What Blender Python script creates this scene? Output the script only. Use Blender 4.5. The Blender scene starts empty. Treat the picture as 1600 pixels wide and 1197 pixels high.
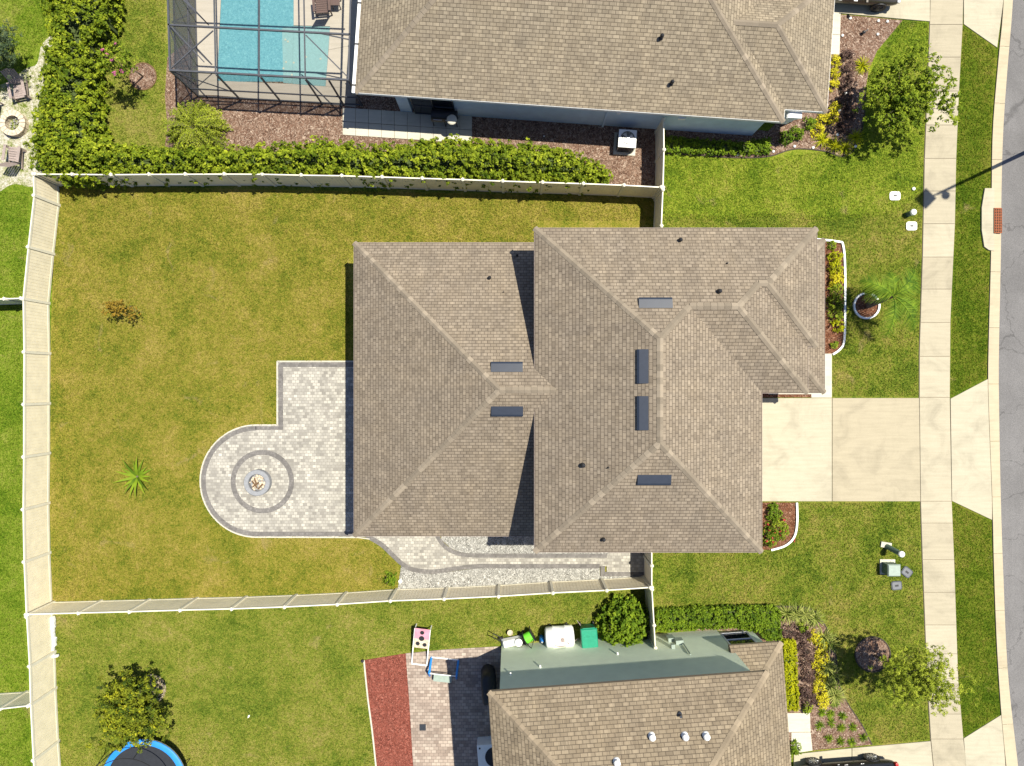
import bpy, math, random
import numpy as np
from mathutils import Vector, Matrix
random.seed(7); rng = np.random.default_rng(7)
C = bpy.context.scene.collection
SC = bpy.context.scene
# ------------------------------------------------------------------ camera: a drone 34 m up, looking straight down
H = 34.0; W = 1600.0; HH = 1197.0; F = W / 1.442
cd = bpy.data.cameras.new('camera'); cam = bpy.data.objects.new('camera', cd); C.objects.link(cam)
cam.location = (0, 0, H); cam.rotation_euler = (0, 0, 0)
cd.sensor_width = 36; cd.lens = 36 / 1.442; cd.clip_start = 0.5; cd.clip_end = 1000
SC.camera = cam
# ------------------------------------------------------------------ light
KX, KY = 0.37, 0.175                     # shadow offset per metre of height
w = bpy.data.worlds.new('World'); SC.world = w; w.use_nodes = True
wn = w.node_tree; bgn = wn.nodes['Background']
sky = wn.nodes.new('ShaderNodeTexSky'); sky.sky_type = 'NISHITA'; sky.sun_disc = False
sky.sun_elevation = math.atan(1 / math.hypot(KX, KY)); sky.sun_rotation = math.atan2(KX, KY)
tint = wn.nodes.new('ShaderNodeMix'); tint.data_type = 'RGBA'; tint.blend_type = 'MULTIPLY'; tint.inputs[0].default_value = 1; tint.inputs[7].default_value = (.9, .98, 1.18, 1)
wn.links.new(sky.outputs[0], tint.inputs[6]); wn.links.new(tint.outputs[2], bgn.inputs[0]); bgn.inputs[1].default_value = 0.062
sl = bpy.data.lights.new('sun', 'SUN'); sun = bpy.data.objects.new('sun', sl); C.objects.link(sun)
sl.energy = 4.8; sl.angle = math.radians(0.5); sl.color = (1.0, 0.95, 0.82)
sun.rotation_euler = Vector((KX, KY, 1)).to_track_quat('Z', 'Y').to_euler(); sun.location = (15, 8, 40)
SC.view_settings.view_transform = 'Standard'; SC.view_settings.look = 'None'
SC.view_settings.exposure = 0.92; SC.view_settings.gamma = 1
# ------------------------------------------------------------------ helpers
def P(px, py, z=0.0):                    # photo pixel seen at height z -> world point
    k = (H - z) / F
    return Vector(((px - 800) * k, -(py - 598.5) * k, z))
def PP(pts, z=0.0): return [P(a, b, z).xy for a, b in pts]
def tag(o, label, cat, group=None):
    o['label'] = label; o['category'] = cat
    if group: o['group'] = group
    return o
def thing(name, label, cat, loc=(0, 0, 0), rz=0, group=None):
    o = bpy.data.objects.new(name, None); C.objects.link(o); o.location = loc; o.rotation_euler = (0, 0, rz)
    o.empty_display_size = 0.2
    return tag(o, label, cat, group)
class MB:
    def __init__(s): s.v = []; s.f = []; s.r = []; s.pc = []
    def add(s, vs, fs, r=None):
        s.pc.append((list(vs), list(fs), r)); n = len(s.v); s.v += [tuple(a) for a in vs]; s.f += [tuple(i + n for i in f) for f in fs]
        s.r += [random.random() if r is None else r] * len(fs)
        return s
    def box(s, c, d, rz=0, r=None, M=None):
        x, y, z = [a / 2 for a in d]; c = Vector(c); R = M if M else Matrix.Rotation(rz, 3, 'Z')
        vs = [c + R @ Vector(p) for p in ((-x,-y,-z),(x,-y,-z),(x,y,-z),(-x,y,-z),(-x,-y,z),(x,-y,z),(x,y,z),(-x,y,z))]
        return s.add(vs, [(3,2,1,0),(4,5,6,7),(0,1,5,4),(1,2,6,5),(2,3,7,6),(3,0,4,7)], r)
    def beam(s, a, b, w=.05, h=.05, r=None):
        a = Vector(a); b = Vector(b); d = (b - a); L = d.length
        if L < 1e-6: return s
        d.normalize(); up = Vector((0, 0, 1)) if abs(d.z) < .95 else Vector((0, 1, 0))
        x = d.cross(up).normalized(); y = x.cross(d).normalized()
        return s.box((a + b) / 2, (w, L, h), r=r, M=Matrix((x, d, y)).transposed())
    def tube(s, pts, rad, n=8, cap=True, r=None):
        pts = [Vector(p) for p in pts]
        if not hasattr(rad, '__len__'): rad = [rad] * len(pts)
        vs = []; fs = []
        for i, p in enumerate(pts):
            d = (pts[min(i + 1, len(pts) - 1)] - pts[max(i - 1, 0)]).normalized()
            up = Vector((0, 0, 1)) if abs(d.z) < .9 else Vector((0, 1, 0))
            x = d.cross(up).normalized(); y = d.cross(x).normalized()
            for k in range(n):
                a = 2 * math.pi * k / n; vs.append(p + (x * math.cos(a) + y * math.sin(a)) * rad[i])
        for i in range(len(pts) - 1):
            for k in range(n):
                k2 = (k + 1) % n; fs.append((i*n+k, i*n+k2, (i+1)*n+k2, (i+1)*n+k))
        if cap: fs.append(tuple(range(n))[::-1]); fs.append(tuple((len(pts)-1)*n + k for k in range(n)))
        return s.add(vs, fs, r)
    def lathe(s, c, prof, n=24, r=None, sx=1, sy=1, cap=True):      # prof: (radius, z) bottom to top
        c = Vector(c); vs = []; fs = []
        for (q, z) in prof:
            for k in range(n):
                a = 2*math.pi*k/n; vs.append(c + Vector((q*math.cos(a)*sx, q*math.sin(a)*sy, z)))
        for i in range(len(prof) - 1):
            for k in range(n):
                k2 = (k+1) % n; fs.append((i*n+k, i*n+k2, (i+1)*n+k2, (i+1)*n+k))
        if cap and prof[0][0] > 1e-3: fs.append(tuple(range(n))[::-1])
        if cap and prof[-1][0] > 1e-3: fs.append(tuple((len(prof)-1)*n + k for k in range(n)))
        return s.add(vs, fs, r)
    def prism(s, poly, z0, z1, r=None):
        poly = [Vector((p[0], p[1])) for p in poly]; n = len(poly)
        A = sum(poly[i].x*poly[(i+1)%n].y - poly[(i+1)%n].x*poly[i].y for i in range(n))
        if A < 0: poly = poly[::-1]
        vs = [(p.x, p.y, z0) for p in poly] + [(p.x, p.y, z1) for p in poly]
        fs = [tuple(range(n, 2*n))] + [(i, (i+1)%n, n+(i+1)%n, n+i) for i in range(n)]
        return s.add(vs, fs, r)
    def strip(s, pts, wd, z0, z1, closed=False, r=None):   # a band of constant width along a line
        pts = [Vector((p[0], p[1])) for p in pts]; n = len(pts); L = []; R = []
        for i in range(n):
            if closed: a, b = pts[i-1], pts[(i+1) % n]
            else: a, b = pts[max(i-1, 0)], pts[min(i+1, n-1)]
            d = (b - a).normalized(); q = Vector((-d.y, d.x)) * wd / 2
            L.append(pts[i] + q); R.append(pts[i] - q)
        m = n if closed else n - 1
        vs = [(p.x, p.y, z1) for p in L] + [(p.x, p.y, z1) for p in R] + [(p.x, p.y, z0) for p in L] + [(p.x, p.y, z0) for p in R]
        for i in range(m):
            j = (i + 1) % n
            k = len(s.v)
            q = [vs[i], vs[n+i], vs[n+j], vs[j], vs[2*n+i], vs[3*n+i], vs[3*n+j], vs[2*n+j]]
            s.add(q, [(0,1,2,3), (1,5,6,2), (4,0,3,7)], r)
        return s
    def build(s, name, m, parent=None, smooth=False, kind=None, bevel=0, loc=None):
        me = bpy.data.meshes.new(name); me.from_pydata(s.v, [], s.f)
        at = me.attributes.new('rnd', 'FLOAT', 'FACE'); at.data.foreach_set('value', np.array(s.r[:len(me.polygons)], dtype=np.float32))
        me.validate()
        if smooth: me.polygons.foreach_set('use_smooth', [True] * len(me.polygons))
        me.materials.append(m)
        o = bpy.data.objects.new(name, me); C.objects.link(o)
        if parent: o.parent = parent
        if kind: o['kind'] = kind
        if bevel:
            b = o.modifiers.new('bevel', 'BEVEL'); b.width = bevel; b.segments = 2; b.limit_method = 'ANGLE'
        return o
def each(mb, name, m, parent, **kw):      # every piece collected in mb becomes an object of its own
    for vs, fs, r in mb.pc: q = MB(); q.add(vs, fs, r); q.build(name, m, parent, **kw)
def spl(pts, n=6, closed=False):
    pts = [Vector((p[0], p[1])) for p in pts]; out = []; m = len(pts)
    g = (lambda i: pts[i % m]) if closed else (lambda i: pts[min(max(i, 0), m - 1)])
    for i in range(m if closed else m - 1):
        a, b, c, d = g(i-1), g(i), g(i+1), g(i+2)
        for k in range(n):
            t = k / n
            out.append(.5*((2*b) + (c-a)*t + (2*a-5*b+4*c-d)*t*t + (3*b-a-3*c+d)*t**3))
    if not closed: out.append(pts[-1])
    return out
def circ(c, r, n=32, a0=0, a1=2*math.pi): return [Vector((c[0] + r*math.cos(a0+(a1-a0)*k/n), c[1] + r*math.sin(a0+(a1-a0)*k/n))) for k in range(n)]
def local(o, M):   # put child mesh built in world coords under a moved parent: not needed when the parent sits at M
    o.matrix_parent_inverse = M
def kids(t):       # children were modelled in world coordinates; keep them there
    bpy.context.view_layer.update()
    inv = t.matrix_world.inverted()
    for c in t.children: c.matrix_parent_inverse = inv
def copy_tree(o, parent=None):
    c = o.copy(); C.objects.link(c)
    if parent: c.parent = parent
    for ch in list(o.children): copy_tree(ch, c)
    return c
# ------------------------------------------------------------------ materials
class NT:
    def __init__(s, name):
        s.m = bpy.data.materials.new(name); s.m.use_nodes = True; s.t = s.m.node_tree; s.n = s.t.nodes; s.b = s.n['Principled BSDF']
    def new(s, k, **kw):
        o = s.n.new('ShaderNode' + k)
        for a, v in kw.items(): setattr(o, a, v)
        return o
    def L(s, a, b): s.t.links.new(a, b)
    def pos(s, sc=1.0):
        g = s.new('NewGeometry'); return g.outputs['Position']
    def noise(s, vec, sc, det=4, rough=.55, dist=0):
        n = s.new('TexNoise'); n.inputs['Scale'].default_value = sc; n.inputs['Detail'].default_value = det
        n.inputs['Roughness'].default_value = rough; n.inputs['Distortion'].default_value = dist
        s.L(vec, n.inputs['Vector']); return n.outputs[0]
    def ramp(s, fac, stops):
        r = s.new('ValToRGB'); e = r.color_ramp.elements
        while len(e) < len(stops): e.new(.5)
        for i, (p, c) in enumerate(stops): e[i].position = p; e[i].color = (*c, 1)
        s.L(fac, r.inputs[0]); return r.outputs[0]
    def mix(s, f, a, b, mode='MIX'):
        n = s.new('Mix', data_type='RGBA', blend_type=mode)
        for x, i in ((f, 0), (a, 6), (b, 7)):
            if hasattr(x, 'links'): s.L(x, n.inputs[i])
            elif isinstance(x, (int, float)): n.inputs[i].default_value = x
            else: n.inputs[i].default_value = (*x, 1)
        return n.outputs[2]
    def bump(s, h, st=.5, d=.02):
        b = s.new('Bump'); b.inputs['Strength'].default_value = st; b.inputs['Distance'].default_value = d
        s.L(h, b.inputs['Height']); s.L(b.outputs[0], s.b.inputs['Normal'])
    def rnd(s):
        a = s.new('Attribute', attribute_name='rnd'); return a.outputs['Fac']
    def col(s, c):
        if hasattr(c, 'links'): s.L(c, s.b.inputs['Base Color'])
        else: s.b.inputs['Base Color'].default_value = (*c, 1)
    def fin(s, rough=.8, metal=0, spec=.3):
        s.b.inputs['Roughness'].default_value = rough; s.b.inputs['Metallic'].default_value = metal
        s.b.inputs['Specular IOR Level'].default_value = spec; return s.m
def plain(name, c, rough=.6, metal=0, var=.12, sc=6, spec=.3, bump=0):
    t = NT(name); p = t.pos(); n = t.noise(p, sc, 5)
    t.col(t.ramp(n, [(.3, tuple(a*(1-var) for a in c)), (.7, tuple(min(1, a*(1+var)) for a in c))]))
    if bump: t.bump(t.noise(p, sc*8, 3), bump, .01)
    return t.fin(rough, metal, spec)
def leafmat(name, stops, trans=.3, rough=.5):
    t = NT(name); p = t.pos(); c = t.ramp(t.rnd(), stops)
    c = t.mix(.35, c, t.ramp(t.noise(p, 1.5, 3), [(.35, tuple(a*.8 for a in stops[0][1])), (.65, stops[-1][1])]))
    t.col(c); t.fin(.68, 0, .15)
    tr = t.new('BsdfTranslucent'); t.L(c, tr.inputs[0]); mx = t.new('MixShader'); mx.inputs[0].default_value = trans
    t.L(t.b.outputs[0], mx.inputs[1]); t.L(tr.outputs[0], mx.inputs[2]); t.L(mx.outputs[0], t.n['Material Output'].inputs[0]); return t.m
def grassmat(name, dark, mid, dry, drypos=.55, ps=.35, thatch=(.25, .19, .085)):
    t = NT(name); p = t.pos()
    big = t.noise(p, ps, 5, .62, .4); md = t.noise(p, 1.7, 6, .68, .6); fine = t.noise(p, 6.5, 5, .8, .3); vf = t.noise(p, 15, 4, .85)
    def ma(a, k, b):
        m = t.new('Math', operation='MULTIPLY_ADD'); t.L(a, m.inputs[0]); m.inputs[1].default_value = k
        if hasattr(b, 'links'): t.L(b, m.inputs[2])
        else: m.inputs[2].default_value = b
        return m.outputs[0]
    v = ma(vf, .62, ma(fine, .62, ma(md, .46, ma(big, .60, -1.15 + .5))))      # noise averages .5 each
    c = t.ramp(v, [(.22, tuple(a*.55 for a in dark)), (.37, dark), (drypos-.05, mid), (drypos+.12, dry), (drypos+.34, tuple(a*1.25 for a in thatch))])
    sp = t.ramp(vf, [(.30, (.40, .45, .42)), (.47, (1, 1, 1)), (.68, (1.35, 1.3, 1.25))])
    c = t.mix(.8, c, sp, 'MULTIPLY')
    bare = t.ramp(t.noise(p, .75, 6, .7, .8), [(.62, (0, 0, 0)), (.74, (.7, .7, .7))])
    c2 = t.mix(bare, c, thatch); t.col(c2)
    t.bump(ma(vf, 1.0, fine), .8, .06)
    return t.fin(1.0, 0, .0)
def mulchmat(name, a, b, c3, sc=22):
    t = NT(name); p = t.pos(); v = t.new('TexVoronoi'); v.inputs['Scale'].default_value = sc; v.inputs['Randomness'].default_value = 1
    mp = t.new('Mapping'); mp.inputs['Scale'].default_value = (1, .55, 1); mp.inputs['Rotation'].default_value = (0, 0, .6)
    wv = t.new('TexNoise'); wv.inputs['Scale'].default_value = 5; t.L(p, wv.inputs['Vector'])
    ad = t.new('VectorMath', operation='MULTIPLY_ADD'); t.L(wv.outputs[1], ad.inputs[0]); ad.inputs[1].default_value = (.5, .5, .5); t.L(p, ad.inputs[2])
    t.L(ad.outputs[0], mp.inputs[0]); t.L(mp.outputs[0], v.inputs['Vector'])
    sx = t.new('SeparateColor'); t.L(v.outputs['Color'], sx.inputs[0])
    c = t.ramp(sx.outputs[0], [(.05, tuple(x*.45 for x in a)), (.3, a), (.65, b), (.95, c3)])
    ed = t.ramp(v.outputs['Distance'], [(.3, (1, 1, 1)), (.8, (.45, .42, .42))])
    c = t.mix(.8, c, ed, 'MULTIPLY')
    c = t.mix(t.ramp(t.noise(p, 1.6, 4), [(.35, (0, 0, 0)), (.75, (.5, .5, .5))]), c, tuple(x*.8 for x in b)); t.col(c)
    inv = t.new('Math', operation='SUBTRACT'); inv.inputs[0].default_value = 1; t.L(v.outputs['Distance'], inv.inputs[1]); t.bump(inv.outputs[0], 1, .04)
    return t.fin(.9, 0, .15)
def shingle(name, a, b, dk, bw=.30, rh=.145):
    t = NT(name); u = t.new('UVMap').outputs[0]
    def brick(c1, c2, mo, w_, off, ms=.012, sm=.2, rr=rh, fr=2):
        k = t.new('TexBrick'); k.offset = off; k.offset_frequency = fr; k.inputs['Scale'].default_value = 1; k.inputs['Brick Width'].default_value = w_; k.inputs['Row Height'].default_value = rr
        k.inputs['Mortar Size'].default_value = ms; k.inputs['Mortar Smooth'].default_value = sm; k.inputs['Bias'].default_value = 0
        for i, c in ((1, c1), (2, c2), (3, mo)): k.inputs[i].default_value = (*c, 1)
        t.L(u, k.inputs[0]); return k
    k1 = brick(a, b, dk, bw, .5, .013); k2 = brick((.84, .83, .82), (1.10, 1.09, 1.07), (.88, .87, .86), bw*.53, .37, .003, fr=3); k3 = brick((.92, .92, .92), (1.06, 1.06, 1.06), (.8, .79, .78), bw*1.7, .61, .008)
    c = t.mix(1.0, k1.outputs[0], k2.outputs[0], 'MULTIPLY'); c = t.mix(.8, c, k3.outputs[0], 'MULTIPLY')
    n = t.noise(t.pos(), .8, 5); c = t.mix(.5, c, t.ramp(n, [(.3, (.86, .86, .88)), (.7, (1.08, 1.05, 1.0))]), 'MULTIPLY')
    g = t.noise(t.pos(), 30, 4, .8); c = t.mix(.7, c, t.ramp(g, [(.3, (.86, .86, .86)), (.7, (1.12, 1.12, 1.12))]), 'MULTIPLY')
    mp = t.new('Mapping'); mp.inputs['Scale'].default_value = (2.2, .22, 1); t.L(u, mp.inputs[0])      # weather streaks running down the slope
    c = t.mix(.6, c, t.ramp(t.noise(mp.outputs[0], 1.2, 6, .7), [(.3, (.82, .82, .84)), (.55, (1, 1, 1)), (.72, (1.12, 1.1, 1.06))]), 'MULTIPLY')
    t.col(c); iv = t.new('Math', operation='SUBTRACT'); iv.inputs[0].default_value = 1; t.L(k1.outputs[1], iv.inputs[1]); t.bump(iv.outputs[0], .6, .012)
    return t.fin(.95, 0, .1)
def paver(name, stops, mo, bw, rh, jm=.01):
    t = NT(name); u = t.pos()
    k = t.new('TexBrick'); k.offset = .5; k.inputs['Scale'].default_value = 1; k.inputs['Brick Width'].default_value = bw; k.inputs['Row Height'].default_value = rh
    k.inputs['Mortar Size'].default_value = jm; k.inputs['Mortar Smooth'].default_value = .3; k.inputs[1].default_value = (0, 0, 0, 1); k.inputs[2].default_value = (1, 1, 1, 1); k.inputs[3].default_value = (.5, .5, .5, 1)
    t.L(u, k.inputs[0]); c = t.ramp(k.outputs[0], stops)
    k2 = t.new('TexBrick'); k2.offset = .33; k2.inputs['Scale'].default_value = 1; k2.inputs['Brick Width'].default_value = bw*3; k2.inputs['Row Height'].default_value = rh*2
    k2.inputs['Mortar Size'].default_value = 0; k2.inputs[1].default_value = (.85, .85, .84, 1); k2.inputs[2].default_value = (1.1, 1.1, 1.08, 1); t.L(u, k2.inputs[0])
    c = t.mix(.8, c, k2.outputs[0], 'MULTIPLY')
    c = t.mix(.6, c, t.ramp(t.noise(u, 1.1, 5), [(.3, (.8, .8, .8)), (.7, (1.1, 1.1, 1.1))]), 'MULTIPLY')
    c = t.mix(k.outputs[1], c, mo); t.col(c)
    iv = t.new('Math', operation='SUBTRACT'); iv.inputs[0].default_value = 1; t.L(k.outputs[1], iv.inputs[1]); t.bump(iv.outputs[0], .5, .01)
    return t.fin(.85, 0, .2)
def concrete(name, c, dirt=.25, rt=0):
    t = NT(name); p = t.pos(); n = t.noise(p, .7, 7, .65, .8); n2 = t.noise(p, 30, 3)
    mp = t.new('Mapping'); mp.inputs['Scale'].default_value = (.6, 7, 1); t.L(p, mp.inputs[0]); st = t.noise(mp.outputs[0], 1.3, 4)
    k = t.ramp(n, [(.3, tuple(a*(1-dirt) for a in c)), (.5, c), (.75, tuple(a*(1+dirt*.3) for a in c))])
    k = t.mix(.35, k, t.ramp(st, [(.35, (.8, .8, .78)), (.6, (1.05, 1.05, 1.05))]), 'MULTIPLY')
    k = t.mix(.5, k, t.ramp(n2, [(.3, (.88, .88, .88)), (.7, (1.06, 1.06, 1.06))]), 'MULTIPLY')
    if rt: k = t.mix(rt, k, t.ramp(t.rnd(), [(0, (.88, .86, .83)), (1, (1.06, 1.06, 1.05))]), 'MULTIPLY')
    t.col(k); t.bump(n2, .15, .004); return t.fin(.85, 0, .2)
M = {}
M['g_front'] = grassmat('front_grass', (.052, .088, .010), (.118, .150, .017), (.20, .178, .042), .545)
M['g_back'] = grassmat('back_grass', (.092, .116, .013), (.168, .157, .023), (.235, .188, .048), .555)
M['g_side'] = grassmat('side_grass', (.075, .114, .013), (.142, .162, .023), (.212, .19, .052), .56)
M['g_verge'] = grassmat('verge_grass', (.042, .078, .006), (.088, .118, .011), (.158, .146, .028), .575)
M['g_bright'] = grassmat('bright_grass', (.060, .112, .008), (.122, .172, .016), (.185, .20, .04), .58)
M['g_lush'] = grassmat('lush_grass', (.070, .115, .010), (.148, .190, .018), (.215, .21, .042), .57)
M['sand'] = grassmat('sandy_soil', (.13, .17, .03), (.27, .27, .15), (.44, .41, .36), .50, 1.6, (.40, .38, .34))
M['mulch'] = mulchmat('brown_mulch', (.16, .085, .055), (.27, .175, .125), (.46, .36, .28))
M['mulch2'] = mulchmat('orange_mulch', (.13, .045, .02), (.22, .095, .05), (.33, .20, .13))
M['mulch_tan'] = mulchmat('tan_mulch', (.24, .18, .12), (.38, .31, .22), (.50, .43, .33), 20)
M['mulch_red'] = mulchmat('red_mulch', (.22, .060, .040), (.30, .088, .060), (.38, .145, .105), 26)
M['gravel'] = mulchmat('white_gravel', (.30, .295, .265), (.45, .44, .40), (.60, .59, .54), 24)
M['sh_main'] = shingle('weathered_shingle', (.190, .157, .119), (.238, .199, .153), (.115, .094, .073), .25, .145)
M['sh_up'] = shingle('sandy_shingle', (.205, .172, .126), (.262, .222, .163), (.118, .097, .072), .28, .15)
M['sh_low'] = shingle('brown_shingle', (.182, .147, .103), (.238, .195, .138), (.102, .082, .060), .28, .15)
def capmat(name, c):
    t = NT(name); t.col(t.mix(.4, t.ramp(t.rnd(), [(0, tuple(a*.72 for a in c)), (.3, tuple(a*.8 for a in c)), (.5, c), (.78, tuple(a*1.05 for a in c)), (.9, tuple(a*1.4 for a in c)), (1, tuple(a*1.45 for a in c))]), t.ramp(t.noise(t.pos(), 60, 3), [(.3, tuple(a*.6 for a in c)), (.7, tuple(a*1.3 for a in c))]))); return t.fin(.95, 0, .1)
M['cap'] = capmat('cap_shingle', (.205, .170, .128)); M['cap_low'] = capmat('cap_shingle_brown', (.215, .172, .120))
M['conc'] = concrete('concrete', (.365, .330, .245), .2); M['conc_tan'] = concrete('tan_concrete', (.325, .283, .20), .2)
M['walk'] = concrete('walk_concrete', (.345, .308, .228), .22, .8); M['curb'] = concrete('curb_concrete', (.39, .335, .235), .14, .4)
M['white_conc'] = concrete('white_concrete', (.45, .425, .35), .16)
M['deck'] = concrete('pool_deck', (.36, .325, .27), .08)
M['joint'] = plain('joint_soil', (.05, .04, .03), .9); M['joint_tan'] = plain('joint_sand', (.19, .155, .11), .9)
def asphalt():
    t = NT('asphalt'); p = t.pos(); c = t.ramp(t.noise(p, 34, 5, .9), [(.33, (.080, .076, .076)), (.5, (.142, .136, .134)), (.67, (.215, .208, .203))])
    c = t.mix(.8, c, t.ramp(t.noise(p, .5, 5, .65, .5), [(.3, (.8, .8, .8)), (.7, (1.12, 1.12, 1.12))]), 'MULTIPLY')
    v = t.new('TexVoronoi'); v.feature = 'DISTANCE_TO_EDGE'; v.inputs['Scale'].default_value = .32; w_ = t.new('VectorMath', operation='MULTIPLY_ADD'); nz = t.new('TexNoise'); nz.inputs['Scale'].default_value = 1.7; nz.inputs['Detail'].default_value = 6
    t.L(p, nz.inputs['Vector']); t.L(nz.outputs[1], w_.inputs[0]); w_.inputs[1].default_value = (1.3, 1.3, 0); t.L(p, w_.inputs[2]); t.L(w_.outputs[0], v.inputs['Vector'])
    c = t.mix(.55, c, t.ramp(v.outputs['Distance'], [(0, (.35, .35, .35)), (.012, (1, 1, 1))]), 'MULTIPLY')
    mp = t.new('Mapping'); mp.inputs['Scale'].default_value = (1, .04, 1); t.L(p, mp.inputs[0]); c = t.mix(.5, c, t.ramp(t.noise(mp.outputs[0], .9, 3), [(.4, (.82, .82, .82)), (.6, (1.06, 1.06, 1.06))]), 'MULTIPLY')
    t.col(c); t.bump(t.noise(p, 60, 3), .4, .01); return t.fin(.9, 0, .2)
M['asphalt'] = asphalt()
M['pav'] = paver('grey_paver', [(0, (.215, .20, .178)), (.4, (.285, .268, .238)), (.75, (.34, .32, .28)), (1, (.40, .378, .33))], (.21, .195, .165), .18, .14)
M['pav_dark'] = paver('charcoal_paver', [(0, (.12, .112, .106)), (1, (.17, .158, .15))], (.13, .12, .11), .11, .11, .006)
M['pav_tan'] = paver('tan_paver', [(0, (.22, .17, .14)), (.5, (.30, .24, .20)), (1, (.36, .30, .25))], (.15, .12, .10), .22, .15)
M['vinyl'] = plain('tan_vinyl', (.76, .68, .50), .45, 0, .08, 2.5); M['vinyl_w'] = plain('pale_vinyl', (.64, .60, .48), .45, 0, .07, 3)
M['stucco_grey'] = plain('beige_stucco', (.42, .37, .31), .9, bump=.3); M['stucco_blue'] = plain('blue_grey_stucco', (.46, .58, .68), .9, 0, .08, 2, bump=.3)
M['stucco_green'] = plain('green_stucco', (.60, .68, .52), .9, 0, .05, 2, bump=.3)
M['white'] = plain('white_paint', (.72, .72, .70), .5, 0, .04); M['black'] = plain('black_plastic', (.02, .02, .022), .5)
M['dark_metal'] = plain('dark_metal', (.06, .065, .075), .35, .6); M['vent'] = plain('slate_metal', (.020, .026, .040), .36, 0, .08, spec=.5)
M['bronze'] = plain('grey_aluminium', (.065, .068, .078), .5, .2); M['steel'] = plain('steel', (.5, .51, .52), .35, .8)
M['glass'] = plain('dark_glass', (.012, .015, .02), .08, 0, .1, 1, .8); M['wood'] = plain('brown_wicker', (.10, .065, .055), .8)
M['greywood'] = plain('weathered_wood', (.26, .21, .19), .85, 0, .25, 14); M['bark'] = plain('bark', (.13, .10, .075), .9, 0, .3, 20)
M['stone'] = plain('cream_stone', (.48, .40, .30), .85, 0, .3, 8); M['ring'] = plain('grey_ring_stone', (.21, .215, .225), .8, 0, .12, 10)
M['log'] = plain('log_brown', (.12, .07, .035), .9, 0, .4, 20)
M['blue'] = plain('blue_vinyl', (.02, .19, .55), .45, 0, .08); M['green_p'] = plain('green_plastic', (.015, .22, .13), .4, 0, .1)
M['util_green'] = plain('utility_green', (.10, .15, .115), .5); M['util_grey'] = plain('utility_grey', (.13, .135, .145), .7)
M['util_pale'] = plain('pale_green_metal', (.24, .29, .25), .5)
M['rust'] = plain('rusty_iron', (.25, .075, .03), .85, 0, .3, 14); M['black_mesh'] = plain('trampoline_mat', (.018, .02, .025), .8)
M['pink'] = plain('pink_panel', (.50, .22, .28), .6, 0, .2, 3); M['lime'] = plain('lime_plastic', (.12, .50, .03), .5)
M['blue_grey_glass'] = M['glass']
M['leaf_hedge'] = leafmat('hedge_leaf', [(0, (.025, .06, .003)), (.4, (.095, .155, .006)), (.75, (.22, .285, .010)), (1, (.40, .44, .03))])
M['leaf_dark'] = leafmat('dark_leaf', [(0, (.012, .04, .008)), (.5, (.035, .085, .012)), (1, (.09, .15, .02))])
M['leaf_mid'] = leafmat('mid_leaf', [(0, (.04, .085, .004)), (.5, (.14, .215, .010)), (1, (.34, .40, .03))])
M['leaf_bush'] = leafmat('bush_leaf', [(0, (.03, .075, .004)), (.5, (.10, .18, .008)), (1, (.26, .35, .02))])
M['leaf_lime'] = leafmat('lime_leaf', [(0, (.16, .20, .004)), (.5, (.36, .38, .006)), (1, (.55, .53, .01))])
M['leaf_yellow'] = leafmat('yellow_leaf', [(0, (.30, .29, .008)), (.5, (.58, .52, .015)), (1, (.75, .66, .04))])
M['leaf_soft'] = leafmat('soft_leaf', [(0, (.05, .09, .004)), (.5, (.19, .245, .012)), (1, (.42, .46, .05))])
M['leaf_purple'] = leafmat('purple_leaf', [(0, (.03, .016, .016)), (.5, (.09, .05, .045)), (1, (.20, .13, .10))])
M['leaf_orange'] = leafmat('orange_leaf', [(0, (.12, .10, .015)), (.5, (.26, .17, .02)), (1, (.38, .24, .03))])
M['leaf_citrus'] = leafmat('citrus_leaf', [(0, (.018, .042, .006)), (.5, (.06, .11, .010)), (.8, (.17, .23, .014)), (1, (.45, .42, .02))])
M['leaf_palm'] = leafmat('palm_leaf', [(0, (.025, .07, .005)), (.5, (.08, .16, .009)), (1, (.20, .28, .02))], .2)
M['leaf_liriope'] = leafmat('variegated_leaf', [(0, (.06, .10, .012)), (.5, (.18, .24, .03)), (1, (.46, .46, .13))])
M['leaf_spruce'] = leafmat('needle_leaf', [(0, (.02, .045, .018)), (.5, (.05, .085, .035)), (1, (.13, .17, .09))])
M['petal_pink'] = leafmat('pink_petal', [(0, (.35, .06, .16)), (1, (.55, .18, .30))]); M['petal_red'] = leafmat('red_petal', [(0, (.45, .02, .03)), (1, (.6, .08, .09))])
M['core'] = plain('inner_twigs', (.05, .07, .018), .95, 0, .4, 20)
def screenmat(name, c, T):       # woven mesh: the more obliquely one looks (or light falls) through it, the denser it gets
    t = NT(name); t.col(c); t.fin(.7)
    g = t.new('NewGeometry'); d = t.new('VectorMath', operation='DOT_PRODUCT'); t.L(g.outputs['Incoming'], d.inputs[0]); t.L(g.outputs['Normal'], d.inputs[1])
    a = t.new('Math', operation='ABSOLUTE'); t.L(d.outputs['Value'], a.inputs[0]); m = t.new('Math', operation='MAXIMUM'); t.L(a.outputs[0], m.inputs[0]); m.inputs[1].default_value = .08
    iv = t.new('Math', operation='DIVIDE'); iv.inputs[0].default_value = 1; t.L(m.outputs[0], iv.inputs[1]); pw = t.new('Math', operation='POWER'); pw.inputs[0].default_value = T; t.L(iv.outputs[0], pw.inputs[1])
    tr = t.new('BsdfTransparent'); mx = t.new('MixShader'); t.L(pw.outputs[0], mx.inputs[0])
    t.L(t.b.outputs[0], mx.inputs[1]); t.L(tr.outputs[0], mx.inputs[2]); t.L(mx.outputs[0], t.n['Material Output'].inputs[0]); return t.m
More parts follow.
